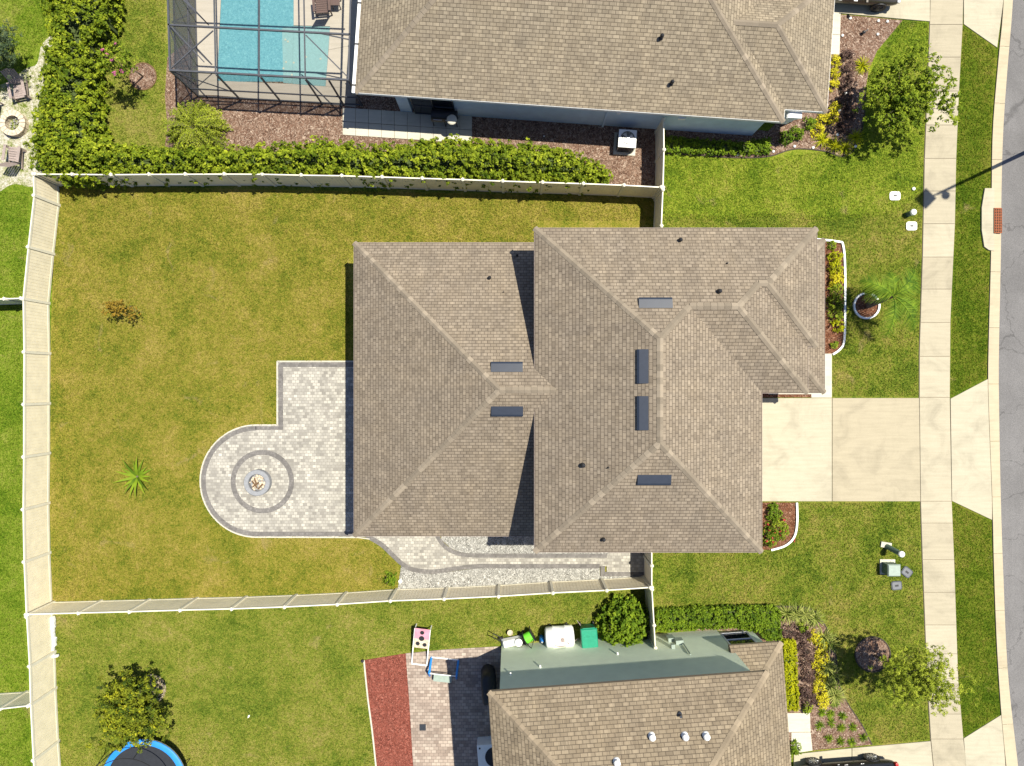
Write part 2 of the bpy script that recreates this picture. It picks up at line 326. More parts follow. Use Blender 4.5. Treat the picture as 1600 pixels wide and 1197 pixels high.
M['screen'] = screenmat('insect_screen', (.06, .06, .065), .93); M['screen_side'] = screenmat('privacy_screen', (.10, .10, .115), .68); M['screen_front'] = screenmat('wall_screen', (.06, .06, .065), .84)
def watermat():
    t = NT('pool_water'); p = t.pos(); fr = t.new('Fresnel'); fr.inputs[0].default_value = 1.33
    b = t.new('Bump'); b.inputs['Strength'].default_value = .3; b.inputs['Distance'].default_value = .05; t.L(t.noise(p, 7, 4, .6, 1), b.inputs['Height'])
    gl = t.new('BsdfGlossy'); gl.inputs['Roughness'].default_value = .05; t.L(b.outputs[0], gl.inputs['Normal']); t.L(b.outputs[0], fr.inputs['Normal'])
    tr = t.new('BsdfTransparent'); tr.inputs[0].default_value = (.88, .97, .98, 1)
    mx = t.new('MixShader'); t.L(fr.outputs[0], mx.inputs[0]); t.L(tr.outputs[0], mx.inputs[1]); t.L(gl.outputs[0], mx.inputs[2]); t.L(mx.outputs[0], t.n['Material Output'].inputs[0]); return t.m
M['water'] = watermat()
def poolmat():
    t = NT('pool_plaster'); p = t.pos(); v = t.new('TexVoronoi'); v.inputs['Scale'].default_value = 7; v.feature = 'DISTANCE_TO_EDGE'; t.L(p, v.inputs['Vector'])
    c = t.ramp(t.noise(p, 9, 6, .85, .8), [(.34, (.055, .165, .205)), (.52, (.105, .245, .28)), (.70, (.20, .35, .37))]); t.col(c); return t.fin(.6)
M['plaster'] = poolmat(); M['ledge'] = plain('pool_ledge', (.19, .275, .275), .6, 0, .08, 12)
# ------------------------------------------------------------------ foliage
def leafmesh(name, cen, nrm, size, m, parent=None, asp=.5, rv=None):
    cen = np.asarray(cen, dtype=np.float64); n = len(cen); nrm = np.asarray(nrm, dtype=np.float64)
    nrm = nrm + rng.normal(0, .45, (n, 3)); nrm /= np.linalg.norm(nrm, axis=1)[:, None] + 1e-9
    t = np.cross(nrm, rng.normal(0, 1, (n, 3))); t /= np.linalg.norm(t, axis=1)[:, None] + 1e-9
    b = np.cross(nrm, t); s = (size * rng.uniform(.65, 1.3, n))[:, None]
    v = np.empty((n, 4, 3)); dr = nrm * s * .18
    v[:, 0] = cen - t*s*.5; v[:, 1] = cen + b*s*asp*.5 + dr; v[:, 2] = cen + t*s*.5; v[:, 3] = cen - b*s*asp*.5 + dr
    me = bpy.data.meshes.new(name); me.vertices.add(n*4); me.loops.add(n*4); me.polygons.add(n)
    me.vertices.foreach_set('co', v.ravel()); me.loops.foreach_set('vertex_index', np.arange(n*4, dtype=np.int32))
    me.polygons.foreach_set('loop_start', np.arange(0, n*4, 4, dtype=np.int32)); me.polygons.foreach_set('loop_total', np.full(n, 4, dtype=np.int32))
    at = me.attributes.new('rnd', 'FLOAT', 'FACE'); at.data.foreach_set('value', (rng.random(n) if rv is None else np.clip(rv, 0, 1)).astype(np.float32))
    me.update(calc_edges=True); me.validate(); me.materials.append(m)
    o = bpy.data.objects.new(name, me); C.objects.link(o)
    if parent: o.parent = parent
    return o
def clumps(cc, cn, k, rad):              # k leaves round each clump centre, facing outward from it
    cc = np.asarray(cc); cn = np.asarray(cn); n = len(cc)
    d = rng.normal(0, 1, (n, k, 3)) + cn[:, None, :]*.9; d /= np.linalg.norm(d, axis=2)[:, :, None]
    rr = rad * rng.uniform(.3, 1, (n, k, 1)); pts = cc[:, None, :] + d*rr
    rv = np.repeat(rng.normal(.5, .18, n)[:, None], k, 1) + rng.normal(0, .2, (n, k))
    nn = d*.6 + np.array([0, 0, .7])
    return pts.reshape(-1, 3), nn.reshape(-1, 3), rv.ravel()
def in_poly(x, y, poly):
    c = np.zeros(len(x), bool); n = len(poly); j = n - 1
    for i in range(n):
        xi, yi = poly[i]; xj, yj = poly[j]
        k = ((yi > y) != (yj > y)) & (x < (xj-xi)*(y-yi)/((yj-yi) + 1e-12) + xi); c ^= k; j = i
    return c
def edge_dist(x, y, poly):
    d = np.full(len(x), 1e9); n = len(poly)
    for i in range(n):
        a = np.array(poly[i]); b = np.array(poly[(i+1) % n]); ab = b - a
        t = np.clip(((x-a[0])*ab[0] + (y-a[1])*ab[1]) / (ab@ab + 1e-12), 0, 1)
        d = np.minimum(d, np.hypot(x-a[0]-t*ab[0], y-a[1]-t*ab[1]))
    return d
def hedge(label, poly, h, m, cat='hedge', cs=.15, k=12, lsize=.12, group=None, name='hedge', rag=.2, shrink=.0):
    """a clipped or free-growing row of shrubs filling a ground outline"""
    poly = [(p[0], p[1]) for p in poly]; xs = [p[0] for p in poly]; ys = [p[1] for p in poly]
    A = (max(xs)-min(xs))*(max(ys)-min(ys)); n = int(A/(cs*cs)*1.3)
    x = rng.uniform(min(xs), max(xs), n); y = rng.uniform(min(ys), max(ys), n); k_ = in_poly(x, y, poly); x = x[k_]; y = y[k_]
    e = edge_dist(x, y, poly)
    ph = rng.uniform(0, 6, 4)
    bump = .5*np.sin(x*2.1+ph[0])*np.cos(y*1.9+ph[1]) + .5*np.sin(x*4.7+ph[2]+y*2)*np.cos(y*4.3+ph[3])
    z = h*np.clip(.5 + e/.45*.5, .5, 1) + bump*rag*.6 + rng.normal(0, rag*.25, len(x))
    cn = np.stack([np.zeros_like(x), np.zeros_like(x), np.ones_like(x)], 1)
    cc = np.stack([x, y, z], 1)
    # side clumps
    per = []; 
    for i in range(len(poly)):
        a = np.array(poly[i]); b = np.array(poly[(i+1) % len(poly)]); L = np.linalg.norm(b-a)
        q = int(L/cs*max(1, h/cs)*.8)
        if q: 
            t = rng.random(q)[:, None]; pt = a + (b-a)*t; zz = rng.uniform(.1, h*.85, q)
            nn = np.array([(b-a)[1], -(b-a)[0]]) / (L+1e-9)
            sgn = 1 if not in_poly(np.array([(a+b)[0]/2 + nn[0]*.05]), np.array([(a+b)[1]/2 + nn[1]*.05]), poly)[0] else -1
            jit = rng.normal(-.04, rag*.35, q)[:, None]
            per.append((np.column_stack([pt + nn*sgn*jit, zz]), np.tile([nn[0]*sgn, nn[1]*sgn, .3], (q, 1))))
    cc = np.vstack([cc] + [p[0] for p in per]); cn = np.vstack([cn] + [p[1] for p in per])
    c0 = Vector((sum(xs)/len(xs), sum(ys)/len(ys), 0)); t = thing(name, label, cat, c0, 0, group)
    p, nn, rv = clumps(cc, cn, k, cs*.85)
    p[:, 2] = np.maximum(p[:, 2], .03); p -= np.array(c0)
    leafmesh('foliage', p, nn, lsize, m, t, .55, rv)
    mb = MB(); q = min(.22, .25*math.sqrt(A)); cx, cy = c0.x, c0.y
    # twiggy inner mass
    g = max(.16, cs); 
    for gx in np.arange(min(xs), max(xs), g):
        for gy in np.arange(min(ys), max(ys), g):
            a = np.array([gx]); b = np.array([gy])
            if in_poly(a, b, poly)[0]:
                ed = edge_dist(a, b, poly)[0]
                if ed > .05: mb.box((gx-cx+random.uniform(-.03, .03), gy-cy+random.uniform(-.03, .03), h*.32), (g*1.05, g*.95, h*min(.62, .35+ed)*random.uniform(.9, 1.08)), random.uniform(-.3, .3))
    if mb.v: mb.build('branches', M['core'], t)
    return t
def shrub(px, py, r, h, m, label, cat='shrub', group=None, name='shrub', lsize=.10, dens=1.0, flowers=None, wp=None, asp=.55, sy=1.0, rz=0):
    c = wp if wp is not None else P(px, py, 0); t = thing(name, label, cat, (c[0], c[1], 0), rz, group)
    n = max(5, int(22*dens*(r/.3)**1.6)); d = rng.normal(0, 1, (n, 3)); d[:, 2] = np.abs(d[:, 2]); d /= np.linalg.norm(d, axis=1)[:, None]
    cc = d*np.array([r, r*sy, h*.9])*rng.uniform(.55, 1.05, (n, 1))*.88 + [0, 0, h*.12]
    p, nn, rv = clumps(cc, d, 11, min(.13, r*.45)); p[:, 2] = np.maximum(p[:, 2], .03)
    leafmesh('foliage', p, nn, lsize, m, t, asp, rv)
    mb = MB()
    for i in range(7):
        a = random.uniform(0, 6.28); mb.tube([(0, 0, 0), (math.cos(a)*r*.35, math.sin(a)*r*.35*sy, h*.4), (math.cos(a)*r*.6, math.sin(a)*r*.6*sy, h*.75)], [.02, .012, .005], 5)
    mb.build('stems', M['bark'], t)
    if flowers:
        fc = cc[rng.random(n) < flowers[1]]
        if len(fc):
            p, nn, rv = clumps(fc + [0, 0, .06], np.tile([0, 0, 1.], (len(fc), 1)), 6, .06); leafmesh('flowers', p, nn, .07, flowers[0], t, .8, rv)
    return t
def blades(mb, c, n, L, wd, up=.6, droop=.5, seg=4, el0=.3, el1=1.2, az=None):
    c = Vector(c)
    for i in range(n):
        a = random.uniform(0, 6.283) if az is None else az[i]; el = random.uniform(el0, el1); l = L*random.uniform(.75, 1.15)
        d = Vector((math.cos(a)*math.cos(el), math.sin(a)*math.cos(el), math.sin(el))); s = Vector((-math.sin(a), math.cos(a), 0)); vs = []; fs = []; p = c.copy()
        for k in range(seg+1):
            tt = k/seg; wk = wd*(1-tt**1.6)*(.6+.8*min(tt*3, 1)*.5)+.002
            vs += [p - s*wk/2, p + s*wk/2]; p = p + d*l/seg; d = (d + Vector((0, 0, -droop/seg*2))).normalized()
            p.z = max(p.z, .03)
        for k in range(seg): fs.append((2*k, 2*k+1, 2*k+3, 2*k+2))
        mb.add(vs, fs, random.random())
def tuft(px, py, L, n, m, label, cat='plant', group=None, name='ornamental_grass', wd=.03, droop=.6, el0=.3, el1=1.3):
    c = P(px, py); mb = MB(); blades(mb, (0, 0, 0), n, L, wd, droop=droop, el0=el0, el1=el1)
    o = mb.build(name, m); o.location = c; return tag(o, label, cat, group)
def tree(label, base, top, rx, ry, rz_, m, nl=26, k=70, lsize=.13, spread=.30, name='tree', cat='tree', trunk=.07, extra=None, bm='bark', group=None, asp=.5, low=.35):
    """base/top: world points; crown ellipsoid round top"""
    base = Vector(base); top = Vector(top); t = thing(name, label, cat, base, 0, group); o = top - base
    mb = MB(); fork = o*.45 + Vector((0, 0, 0)); mb.tube([(0, 0, 0), o*.2+Vector((.03, .02, 0)), fork], [trunk, trunk*.85, trunk*.7], 8)
    ends = []
    for i in range(nl):
        d = Vector(rng.normal(0, 1, 3)).normalized(); q = random.uniform(low, 1.0)
        e = o + Vector((d.x*rx*q, d.y*ry*q, d.z*rz_*q)); mid = fork.lerp(e, .5) + Vector((0, 0, .1))
        mb.tube([fork, mid, e], [trunk*.4, trunk*.22, trunk*.07], 5); ends.append(e)
        for j in range(2):
            e2 = e + Vector((random.uniform(-.35, .35)*rx, random.uniform(-.35, .35)*ry, random.uniform(-.2, .25))); mb.tube([mid.lerp(e, .6), e2], [trunk*.12, trunk*.04], 4); ends.append(e2)
    mb.build('trunk', M[bm], t, smooth=True)
    cc = np.array([list(e) for e in ends]); sub = cc[:, None, :] + rng.normal(0, spread, (len(cc), 6, 3)); sub = sub.reshape(-1, 3)
    p, nn, rv = clumps(sub, np.tile([0, 0, .6], (len(sub), 1)), max(4, k//6), spread*.55); p[:, 2] = np.maximum(p[:, 2], .15)
    leafmesh('crown', p, nn, lsize, m, t, asp, rv)
    if extra:
        fc = cc[rng.random(len(cc)) < extra[1]]; p, nn, rv = clumps(fc + [0, 0, .12], np.tile([0, 0, 1.], (len(fc), 1)), 14, .10); leafmesh('blossoms', p, nn, .08, extra[0], t, .8, rv)
    return t
# ================================================================== THE SETTING
def sheet(name, poly, z, m, kind='structure'): 
    mb = MB(); mb.prism(poly, z - .008, z); return mb.build(name, m, kind=kind)
mb = MB(); mb.add([(-160, -160, 0), (160, -160, 0), (160, 160, 0), (-160, 160, 0)], [(0, 1, 2, 3)]); mb.build('ground', M['g_front'], kind='structure')
sheet('back_lawn', PP([(92, 290), (1024, 308), (1024, 360), (1010, 905), (620, 924), (82, 943), (78, 787), (79, 553), (83, 399)]), .01, M['g_back'])
sheet('neighbour_lawn', PP([(82, 944), (620, 925), (1010, 906), (1018, 1040), (760, 1600), (130, 1600), (94, 1190), (87, 1060)]), .01, M['g_side'])
sheet('west_lawn', PP([(90, 289), (77, 553), (76, 787), (80, 943), (85, 1060), (92, 1190), (110, 1600), (-500, 1600), (-500, -400), (90, -400)]), .01, M['g_bright'])
sheet('pool_side_lawn', PP([(92, 286), (95, -400), (250, -400), (262, 0), (300, 60), (262, 288)]), .014, M['g_side'])
sheet('sandy_patch', [(p.x, p.y) for p in spl(PP([(86, 55), (80, 95), (70, 130), (80, 200), (92, 285), (50, 292), (20, 288), (-30, 300), (-60, 150), (5, 132), (40, 108), (58, 100), (66, 70)]), 5, True)], .018, M['sand'])
def turf(name, poly, m, dens, holes=()):
    xs = [p[0] for p in poly]; ys = [p[1] for p in poly]; A = (max(xs)-min(xs))*(max(ys)-min(ys)); n = int(A*dens)
    x = rng.uniform(min(xs), max(xs), n); y = rng.uniform(min(ys), max(ys), n); k = in_poly(x, y, poly)
    for h_ in holes: k &= ~in_poly(x, y, h_)
    x = x[k]; y = y[k]; c = np.stack([x, y, rng.uniform(.02, .05, len(x))], 1)
    o = leafmesh(name, c, np.tile([0, 0, .75], (len(x), 1)), .085, m, None, .30); o['kind'] = 'stuff'; return o
sheet('north_lawn', [(q.x, q.y) for q in PP([(1034, 190), (1452, 30), (1446, 150), (1442, 250), (1441, 300), (1400, 335), (1300, 345), (1200, 338), (1120, 345), (1034, 338)])], .014, M['g_lush'])
# road, kerb, verge
roadL = [(1650, -900), (1600, -300), (1582, 0), (1574, 100), (1567, 200), (1564, 300), (1563, 400), (1560, 550), (1560, 620), (1563, 780), (1567, 900), (1574, 1050), (1590, 1197), (1625, 1500), (1720, 2000)]
curbL = [(1634, -900), (1584, -300), (1567, 0), (1559, 90), (1550, 200), (1548, 300), (1547, 400), (1543, 550), (1543, 620), (1549, 780), (1552, 900), (1558, 1040), (1571, 1197), (1606, 1500), (1700, 2000)]
rl = spl(PP(roadL), 6); cl = spl(PP(curbL), 6)
sheet('road', rl + [Vector((p.x + 7.5, p.y)) for p in rl[::-1]], .02, M['asphalt'])
mb = MB()
def xat(line, y):
    for (x0, y0), (x1, y1) in zip(line, line[1:]):
        if y0 <= y <= y1: return x0 + (x1-x0)*(y-y0)/(y1-y0)
    return line[-1][0]
iv = lambda l: [(q.x*F/H+800, -q.y*F/H+598.5) for q in l]
rls, cls = iv(rl), iv(cl)
y = -890.0
while y < 1990:
    st = 88 + random.uniform(-2, 2); ys = [y+.25, y+st*.33, y+st*.66, y+st-.25]; r = random.random()
    a = [(xat(rls, q), q) for q in ys]; b = [(xat(cls, q), q) for q in ys]; m1 = [(p[0]*.45+q[0]*.55, p[1]) for p, q in zip(a, b)]
    mb.prism(PP(a + m1[::-1]), 0, .035, r); mb.prism(PP([(x-.12, yy) for x, yy in m1] + b[::-1]), 0, .075, r); y += st
mb.build('kerb', M['curb'], kind='structure')
wl = [(1458, -500), (1453, 0), (1452, 40), (1448, 150), (1444, 250), (1441, 400), (1436, 550), (1436, 620), (1438, 783), (1441, 880), (1448, 1060), (1454, 1157), (1458, 1197), (1490, 1500)]
wr = [(1512, -500), (1504, 0), (1503, 40), (1497, 150), (1493, 250), (1491, 350), (1484, 500), (1483, 622), (1486, 783), (1490, 880), (1496, 1060), (1504, 1152), (1509, 1197), (1540, 1500)]
def xat(line, y):
    for (x0, y0), (x1, y1) in zip(line, line[1:]):
        if y0 <= y <= y1: return x0 + (x1-x0)*(y-y0)/(y1-y0)
    return line[-1][0]
js = [-500, -400, -300, -200, -120, -60, -15, 39, 90, 143, 196, 248, 299, 350, 402, 452, 504, 557, 621, 783, 817, 874, 925, 976, 1021, 1068, 1115, 1154, 1205, 1260, 1320, 1400, 1500]
mb = MB()
for a, b in zip(js, js[1:]):
    a2, b2 = a + .35, b - .35; q = [(xat(wl, a2), a2), (xat(wr, a2), a2), (xat(wr, (a2+b2)/2), (a2+b2)/2), (xat(wr, b2), b2), (xat(wl, b2), b2), (xat(wl, (a2+b2)/2), (a2+b2)/2)]
    mb.prism(PP(q), 0, .05)
mb.build('pavement', M['walk'], kind='structure', bevel=.006)
mb = MB(); mb.prism(PP([(x-.6, y) for x, y in wl] + [(x+.6, y) for x, y in wr[::-1]]), 0, .022); mb.build('pavement_bedding', M['joint_tan'], kind='structure')
sheet('verge', PP([(xat(wr, y)+.3, y) for y in range(-300, 1500, 60)] + [(xat(curbL, y)-.5, y) for y in range(1490, -310, -60)]), .016, M['g_verge'])
# driveways
def slabs(name, polys, m, z=.05):
    mb = MB()
    for p in polys: mb.prism(PP(p), 0, z)
    return mb.build(name, m, kind='structure', bevel=.006)
slabs('driveway', [[(1090, 622), (1299.2, 622), (1299.2, 783), (1090, 783)]], M['conc'])
slabs('driveway_lower_slab', [[(1300, 622), (1435.3, 622), (1437.3, 783), (1300, 783)]], M['conc_tan'])
slabs('driveway_apron', [[(1484.3, 623), (1543, 592), (1543.5, 625), (1549, 770), (1549, 812), (1486.6, 782.5)]], M['conc'], .055)
slabs('front_step', [[(1200, 555), (1299, 552.5), (1299, 621.3), (1267, 621.3), (1267, 616), (1200, 616)]], M['white_conc'], .056)
slabs('neighbour_driveway', [[(1290, -500), (1452, -500), (1452.3, -16), (1452, 34), (1395, 29), (1290, 19)]], M['conc'])
slabs('neighbour_apron', [[(1505, -60), (1568, -60), (1567, 0), (1557, 75), (1505, 38.5)]], M['conc'], .055)
slabs('south_driveway', [[(1240, 1178), (1330, 1168.5), (1330.3, 1600), (1240, 1600)], [(1331, 1168.4), (1453, 1157.5), (1457, 1197), (1480, 1600), (1331, 1600)]], M['conc'])
slabs('south_apron', [[(1505, 1153), (1564, 1116), (1570, 1197), (1580, 1300), (1516, 1300)]], M['conc'], .055)
slabs('south_walkway', [[(1200, 1114), (1265, 1113.5), (1266, 1143), (1200, 1143.5)], [(1236, 1144), (1266, 1143.6), (1269, 1172), (1236, 1177)], [(1200, 1177), (1235.5, 1177), (1235.5, 1190), (1200, 1190)]], M['white_conc'], .05)
slabs('side_path', [[(1299, 20), (1313, 21), (1312, 55), (1299, 54)], [(1299, 54.6), (1312, 55.6), (1311, 86), (1297, 85)]], M['white_conc'], .05)
# storm drain
mb = MB(); mb.prism([q for q in PP([(1537, 295), (1551.5, 295), (1551.5, 393), (1543, 391), (1536, 386), (1532, 360), (1532, 325)])], 0, .10)
t = thing('storm_drain', 'rusty iron kerb grate set in a pale concrete inlet beside the road', 'drain', P(1558, 345)); mb2 = mb
o = mb2.build('inlet_slab', M['conc'], t)
g = MB(); a = P(1553, 326, .09); b = P(1564, 364, .09)
for i in range(10): yy = a.y + (b.y-a.y)*i/9; g.box(((a.x+b.x)/2, yy, .128), (b.x-a.x, .035, .03))
for i in range(5): xx = a.x + (b.x-a.x)*i/4; g.box((xx, (a.y+b.y)/2, .132), (.03, a.y-b.y, .03))
g.build('grate', M['rust'], t); g = MB(); g.box(((a.x+b.x)/2, (a.y+b.y)/2, .118), (b.x-a.x+.05, a.y-b.y+.05, .012)); g.build('drain_opening', M['joint'], t); kids(t)
# planting beds
def bed(name, pts, m, z=.03, closed_spline=True, n=4):
    q = PP(pts); q = spl(q, n, True) if closed_spline else q
    sheet(name, q, z, m); return q
bed('mulch_bed', [(300, 128), (560, 128), (1000, 165), (1030, 170), (1028, 195), (1025, 205), (1027, 250), (1026, 291), (700, 280), (262, 270), (255, 250), (262, 200), (258, 150), (262, 90), (300, 60)], M['mulch'], .03, False)
nb = [(1040, 190), (1200, 205), (1235, 170), (1296, 90), (1302, 22), (1410, 32), (1395, 50), (1370, 80), (1357, 110), (1352, 140), (1350, 180), (1340, 225), (1318, 245), (1290, 237), (1255, 233), (1232, 235), (1200, 245), (1150, 247), (1090, 243), (1040, 240)]
nbq = bed('north_front_bed', nb, M['mulch'], .03, False)
fb = [(1270, 374), (1308, 378), (1316, 384), (1319, 420), (1319, 480), (1318, 530), (1312, 545), (1300, 554), (1200, 560), (1200, 375)]
bed('front_bed', fb, M['mulch2'], .03, False)
gb = [(1150, 785), (1244, 785), (1244.5, 815), (1240, 838), (1226, 852), (1204, 859), (1150, 860)]
bed('garage_bed', gb, M['mulch2'], .03, False)
sb = [(1026, 955), (1100, 950), (1200, 947), (1262, 950), (1280, 965), (1293, 985), (1305, 1020), (1310, 1065), (1325, 1100), (1345, 1130), (1362, 1163), (1270, 1172), (1230, 1178), (1200, 1100), (1180, 985), (1026, 985)]
bed('south_front_bed', sb, M['mulch'], .03, False)
sheet('garage_strip_bed', PP([(1190, 600), (1266.5, 600), (1266.5, 621), (1190, 621)]), .034, M['mulch2'])
sheet('red_mulch_bed', PP([(569, 1031), (634, 1020.5), (640, 1100), (652, 1300), (600, 1320), (584, 1160), (575, 1090)]), .03, M['mulch_red'])
def ringbed(c, r, m, label=None): sheet('mulch_circle', circ(P(*c).xy, r*32.64**-1, 40), .032, m)
ringbed((224, 120), 20, M['mulch']); ringbed((237, 1076), 23, M['mulch_tan']); ringbed((1353, 478), 18.5, M['mulch2']); ringbed((1363, 1022), 26, M['mulch'])
# edging
def edging(name, pts, wd, h, m, label, closed=False, z0=0, n=5, sp=True):
    mb = MB(); q = spl(PP(pts), n, closed) if sp else PP(pts); mb.strip(q, wd, z0, h, closed); o = mb.build(name, m); return tag(o, label, 'edging')
edging('bed_edging', fb[0:8], .09, .11, M['white'], 'white concrete kerb curving round the long front bed by the bright shrubs')
edging('bed_edging', gb[1:6], .09, .11, M['white'], 'white concrete kerb curving round the red flowering bed below the driveway')
edging('bed_edging', nb[9:20], .05, .05, M['joint'], 'dark thin edging winding along the bed at the blue grey house')
edging('bed_edging', sb[0:11], .05, .05, M['joint'], 'dark thin edging winding along the bed at the green house')
mb = MB(); mb.strip(circ(P(1353, 478).xy, .60, 36), .085, 0, .11, True); tag(mb.build('tree_ring', M['white']), 'white round kerb ring about the palm trunk', 'edging')
mb = MB(); mb.strip(circ(P(1363, 1022).xy, .84, 36), .05, 0, .06, True); tag(mb.build('tree_ring', M['joint']), 'dark edging ring about the mulch of the leaning street tree', 'edging')
mb = MB(); mb.strip(circ(P(224, 120).xy, .64, 36), .05, 0, .06, True); tag(mb.build('tree_ring', M['log']), 'brown edging ring about the mulch of the pink flowering tree', 'edging')
edging('bed_edging', [(569, 1031), (575, 1090), (584, 1160), (600, 1320)], .07, .06, M['white_conc'], 'pale kerb on the lawn side of the red mulch bed', n=4)
# ---- patio with fire pit
cx, cy = 401, 751.5; R_ = 87
arc = [(cx + R_*math.cos(math.radians(a)), cy + R_*math.sin(math.radians(a))) for a in range(-90, -271, -6)]
outer = [(620, 565), (434, 565), (434, 664.5)] + arc + [(560, 838.5)]
low = [(578, 839.5), (597, 851), (614, 867), (628, 880), (645, 889.5), (675, 893), (706, 889), (744, 884.6), (800, 884.4), (937, 884.4)]
up_ = [(684, 838), (692, 850), (704, 859.5), (722, 866), (745, 867.6), (800, 868), (948, 868)]
pat = outer + low + [(948, 884.5), (948, 894), (1015, 896), (1015, 855), (960, 855)] + [(948, 866)] + up_[::-1] + [(684, 800), (620, 780)]
sheet('patio', PP(pat), .05, M['pav'])
def offs(pts, d):
    out = []; n = len(pts); v = [Vector(p) for p in pts]
    for i in range(n):
        a, b = v[max(i-1, 0)], v[min(i+1, n-1)]; q = (b-a).normalized(); out.append(v[i] + Vector((-q.y, q.x))*d)
    return out
def band(mb, pts, w_, z1): mb.strip(pts, w_, z1 - .006, z1)
mb = MB()
L1 = PP(outer[:2]); 
mb.prism(PP([(435.5, 566.5), (620, 566.5), (620, 573.5), (443, 573.5), (443, 671.5), (400, 671.5), (400, 666), (435.5, 666)]), .05, .056)
mb.strip(PP([(cx + (R_-4.6)*math.cos(math.radians(a)), cy + (R_-4.6)*math.sin(math.radians(a))) for a in range(-90, -271, -5)]), .215, .05, .056)
mb.strip(PP([(401, 834), (560, 834), (572, 834.8)]), .215, .05, .0565)
mb.strip(spl(PP([(572, 835.2)] + [(x, y) for x, y in low]), 5), .215, .05, .0572)
mb.strip(spl(PP([(684, 832)] + up_), 5), .2, .05, .0572)
mb.prism(PP([(938, 884), (945, 884), (945, 893), (1015, 893), (1015, 900), (938, 900)]), .05, .058)
mb.strip([p for p in circ(P(410.5, 752.3).xy, 1.40, 60)], .235, .05, .0575, True)
mb.build('patio_border', M['pav_dark'], kind='structure')
mb = MB(); e = PP([(620, 564.5), (433.5, 564.5), (433.5, 663.8)] + [(cx + (R_+.6)*math.cos(math.radians(a)), cy + (R_+.6)*math.sin(math.radians(a))) for a in range(-90, -271, -5)] + [(560, 839.5), (578, 842)])
for a, b in zip(e, e[1:]): mb.beam((a.x, a.y, .03), (b.x, b.y, .03), .05, .062)
mb.build('patio_edge', M['white_conc'], kind='structure')
sheet('gravel_strip', PP([(627, 884), (643, 893), (675, 897), (706, 893), (744, 888), (937, 888), (937, 900), (1012, 900), (1012, 907), (850, 914), (700, 919), (621, 924)]), .036, M['gravel'])
sheet('gravel_bed', PP([(684, 800), (960, 800), (960, 866), (745, 865), (720, 863), (704, 856), (690, 843)]), .036, M['gravel'])
t = thing('fire_pit', 'round grey stone fire pit filled with cream rocks at the patio centre', 'fire pit', P(405.3, 753))
mb = MB(); mb.lathe((0, 0, .05), [(.62, 0), (.62, .3), (.60, .33), (.42, .33), (.40, .30), (.40, .02)], 40); mb.build('stone_ring', M['ring'], t, smooth=False)
mb = MB()
for i in range(60):
    a = random.uniform(0, 6.28); q = .36*math.sqrt(random.random()); s = random.uniform(.035, .075)
    mb.lathe((q*math.cos(a), q*math.sin(a), .24 + random.uniform(-.03, .05)), [(s*.4, -s*.8), (s, -s*.2), (s*.8, s*.5), (s*.2, s*.8)], 6)
mb.build('rocks', M['stone'], t); mb = MB()
for (a, b) in (((-.2, -.18, .32), (.1, .02, .36)), ((.05, -.3, .33), (.28, -.05, .35)), ((-.12, .22, .33), (.02, -.1, .4)), ((.0, -.25, .3), (-.22, .1, .36))): mb.tube([a, b], .035, 7)
each(mb, 'log', M['log'], t)
# neighbour patio south
sheet('south_patio', PP([(634, 1020.5), (700, 1014), (783, 1009.5), (900, 1060), (900, 1300), (652, 1300), (640, 1100)]), .04, M['pav_tan'])
mb = MB(); mb.box(P(660.5, 1136.5, .05) , (.30, .30, .02)); tag(mb.build('drain_cover', M['dark_metal']), 'small black square cover in the tan paver patio', 'drain cover')
# short blades standing in the lawns
pp = lambda l: [(q.x, q.y) for q in PP(l)]
patq = pp(outer + low + [(948, 900), (1015, 925), (1015, 855), (600, 600)])
turf('turf_blades', pp([(93, 291), (1022, 309), (1022, 345), (840, 345), (840, 385), (560, 385), (560, 835), (620, 880), (620, 922), (84, 941), (80, 787), (81, 553), (85, 399)]), M['g_back'], 420, [pp([(545, 395), (700, 395), (700, 845), (545, 845)]), patq])
turf('turf_blades', pp([(84, 962), (620, 940), (1008, 922), (1010, 960), (783, 1005), (634, 1017), (567, 1029), (575, 1100), (590, 1215), (96, 1215), (90, 1060)]), M['g_side'], 400)
turf('turf_blades', pp([(-10, 300), (46, 300), (34, 470), (34, 880), (36, 960), (44, 1090), (50, 1215), (-10, 1215)]), M['g_bright'], 380)
turf('turf_blades', pp([(150, 218), (140, 150), (150, 70), (178, -10), (258, -10), (258, 245), (200, 240)]), M['g_side'], 380, [[(q.x, q.y) for q in circ(P(224, 120).xy, .64, 20)]])
turf('turf_blades', pp([(-10, -10), (85, -10), (80, 55), (60, 70), (38, 108), (-10, 110)]), M['g_bright'], 380)
bedh = [[(q.x, q.y) for q in nbq], pp(fb), pp(gb), [(q.x, q.y) for q in circ(P(1353, 478).xy, .62, 20)], [(q.x, q.y) for q in circ(P(1363, 1022).xy, .86, 20)], [(q.x, q.y) for q in spl(PP(sb), 4, True)]]
turf('turf_blades', pp([(1040, 247), (1200, 248), (1340, 230), (1352, 130), (1398, 48), (1412, 33), (1451, 37), (1446, 150), (1442, 250), (1441, 300), (1400, 335), (1300, 345), (1200, 338), (1120, 345), (1036, 338)]), M['g_lush'], 400, bedh)
turf('turf_blades', pp([(1036, 330), (1120, 338), (1200, 332), (1300, 338), (1400, 328), (1441, 290), (1439, 400), (1434, 550), (1434, 619), (1301, 619), (1301, 552), (1285, 400), (1270, 360), (1036, 365)]), M['g_front'], 400, bedh)
turf('turf_blades', pp([(1194, 785.5), (1435, 786), (1439, 880), (1446, 1060), (1451, 1155), (1365, 1163), (1222, 950), (1025, 952), (1021, 860), (1194, 850)]), M['g_front'], 400, bedh)
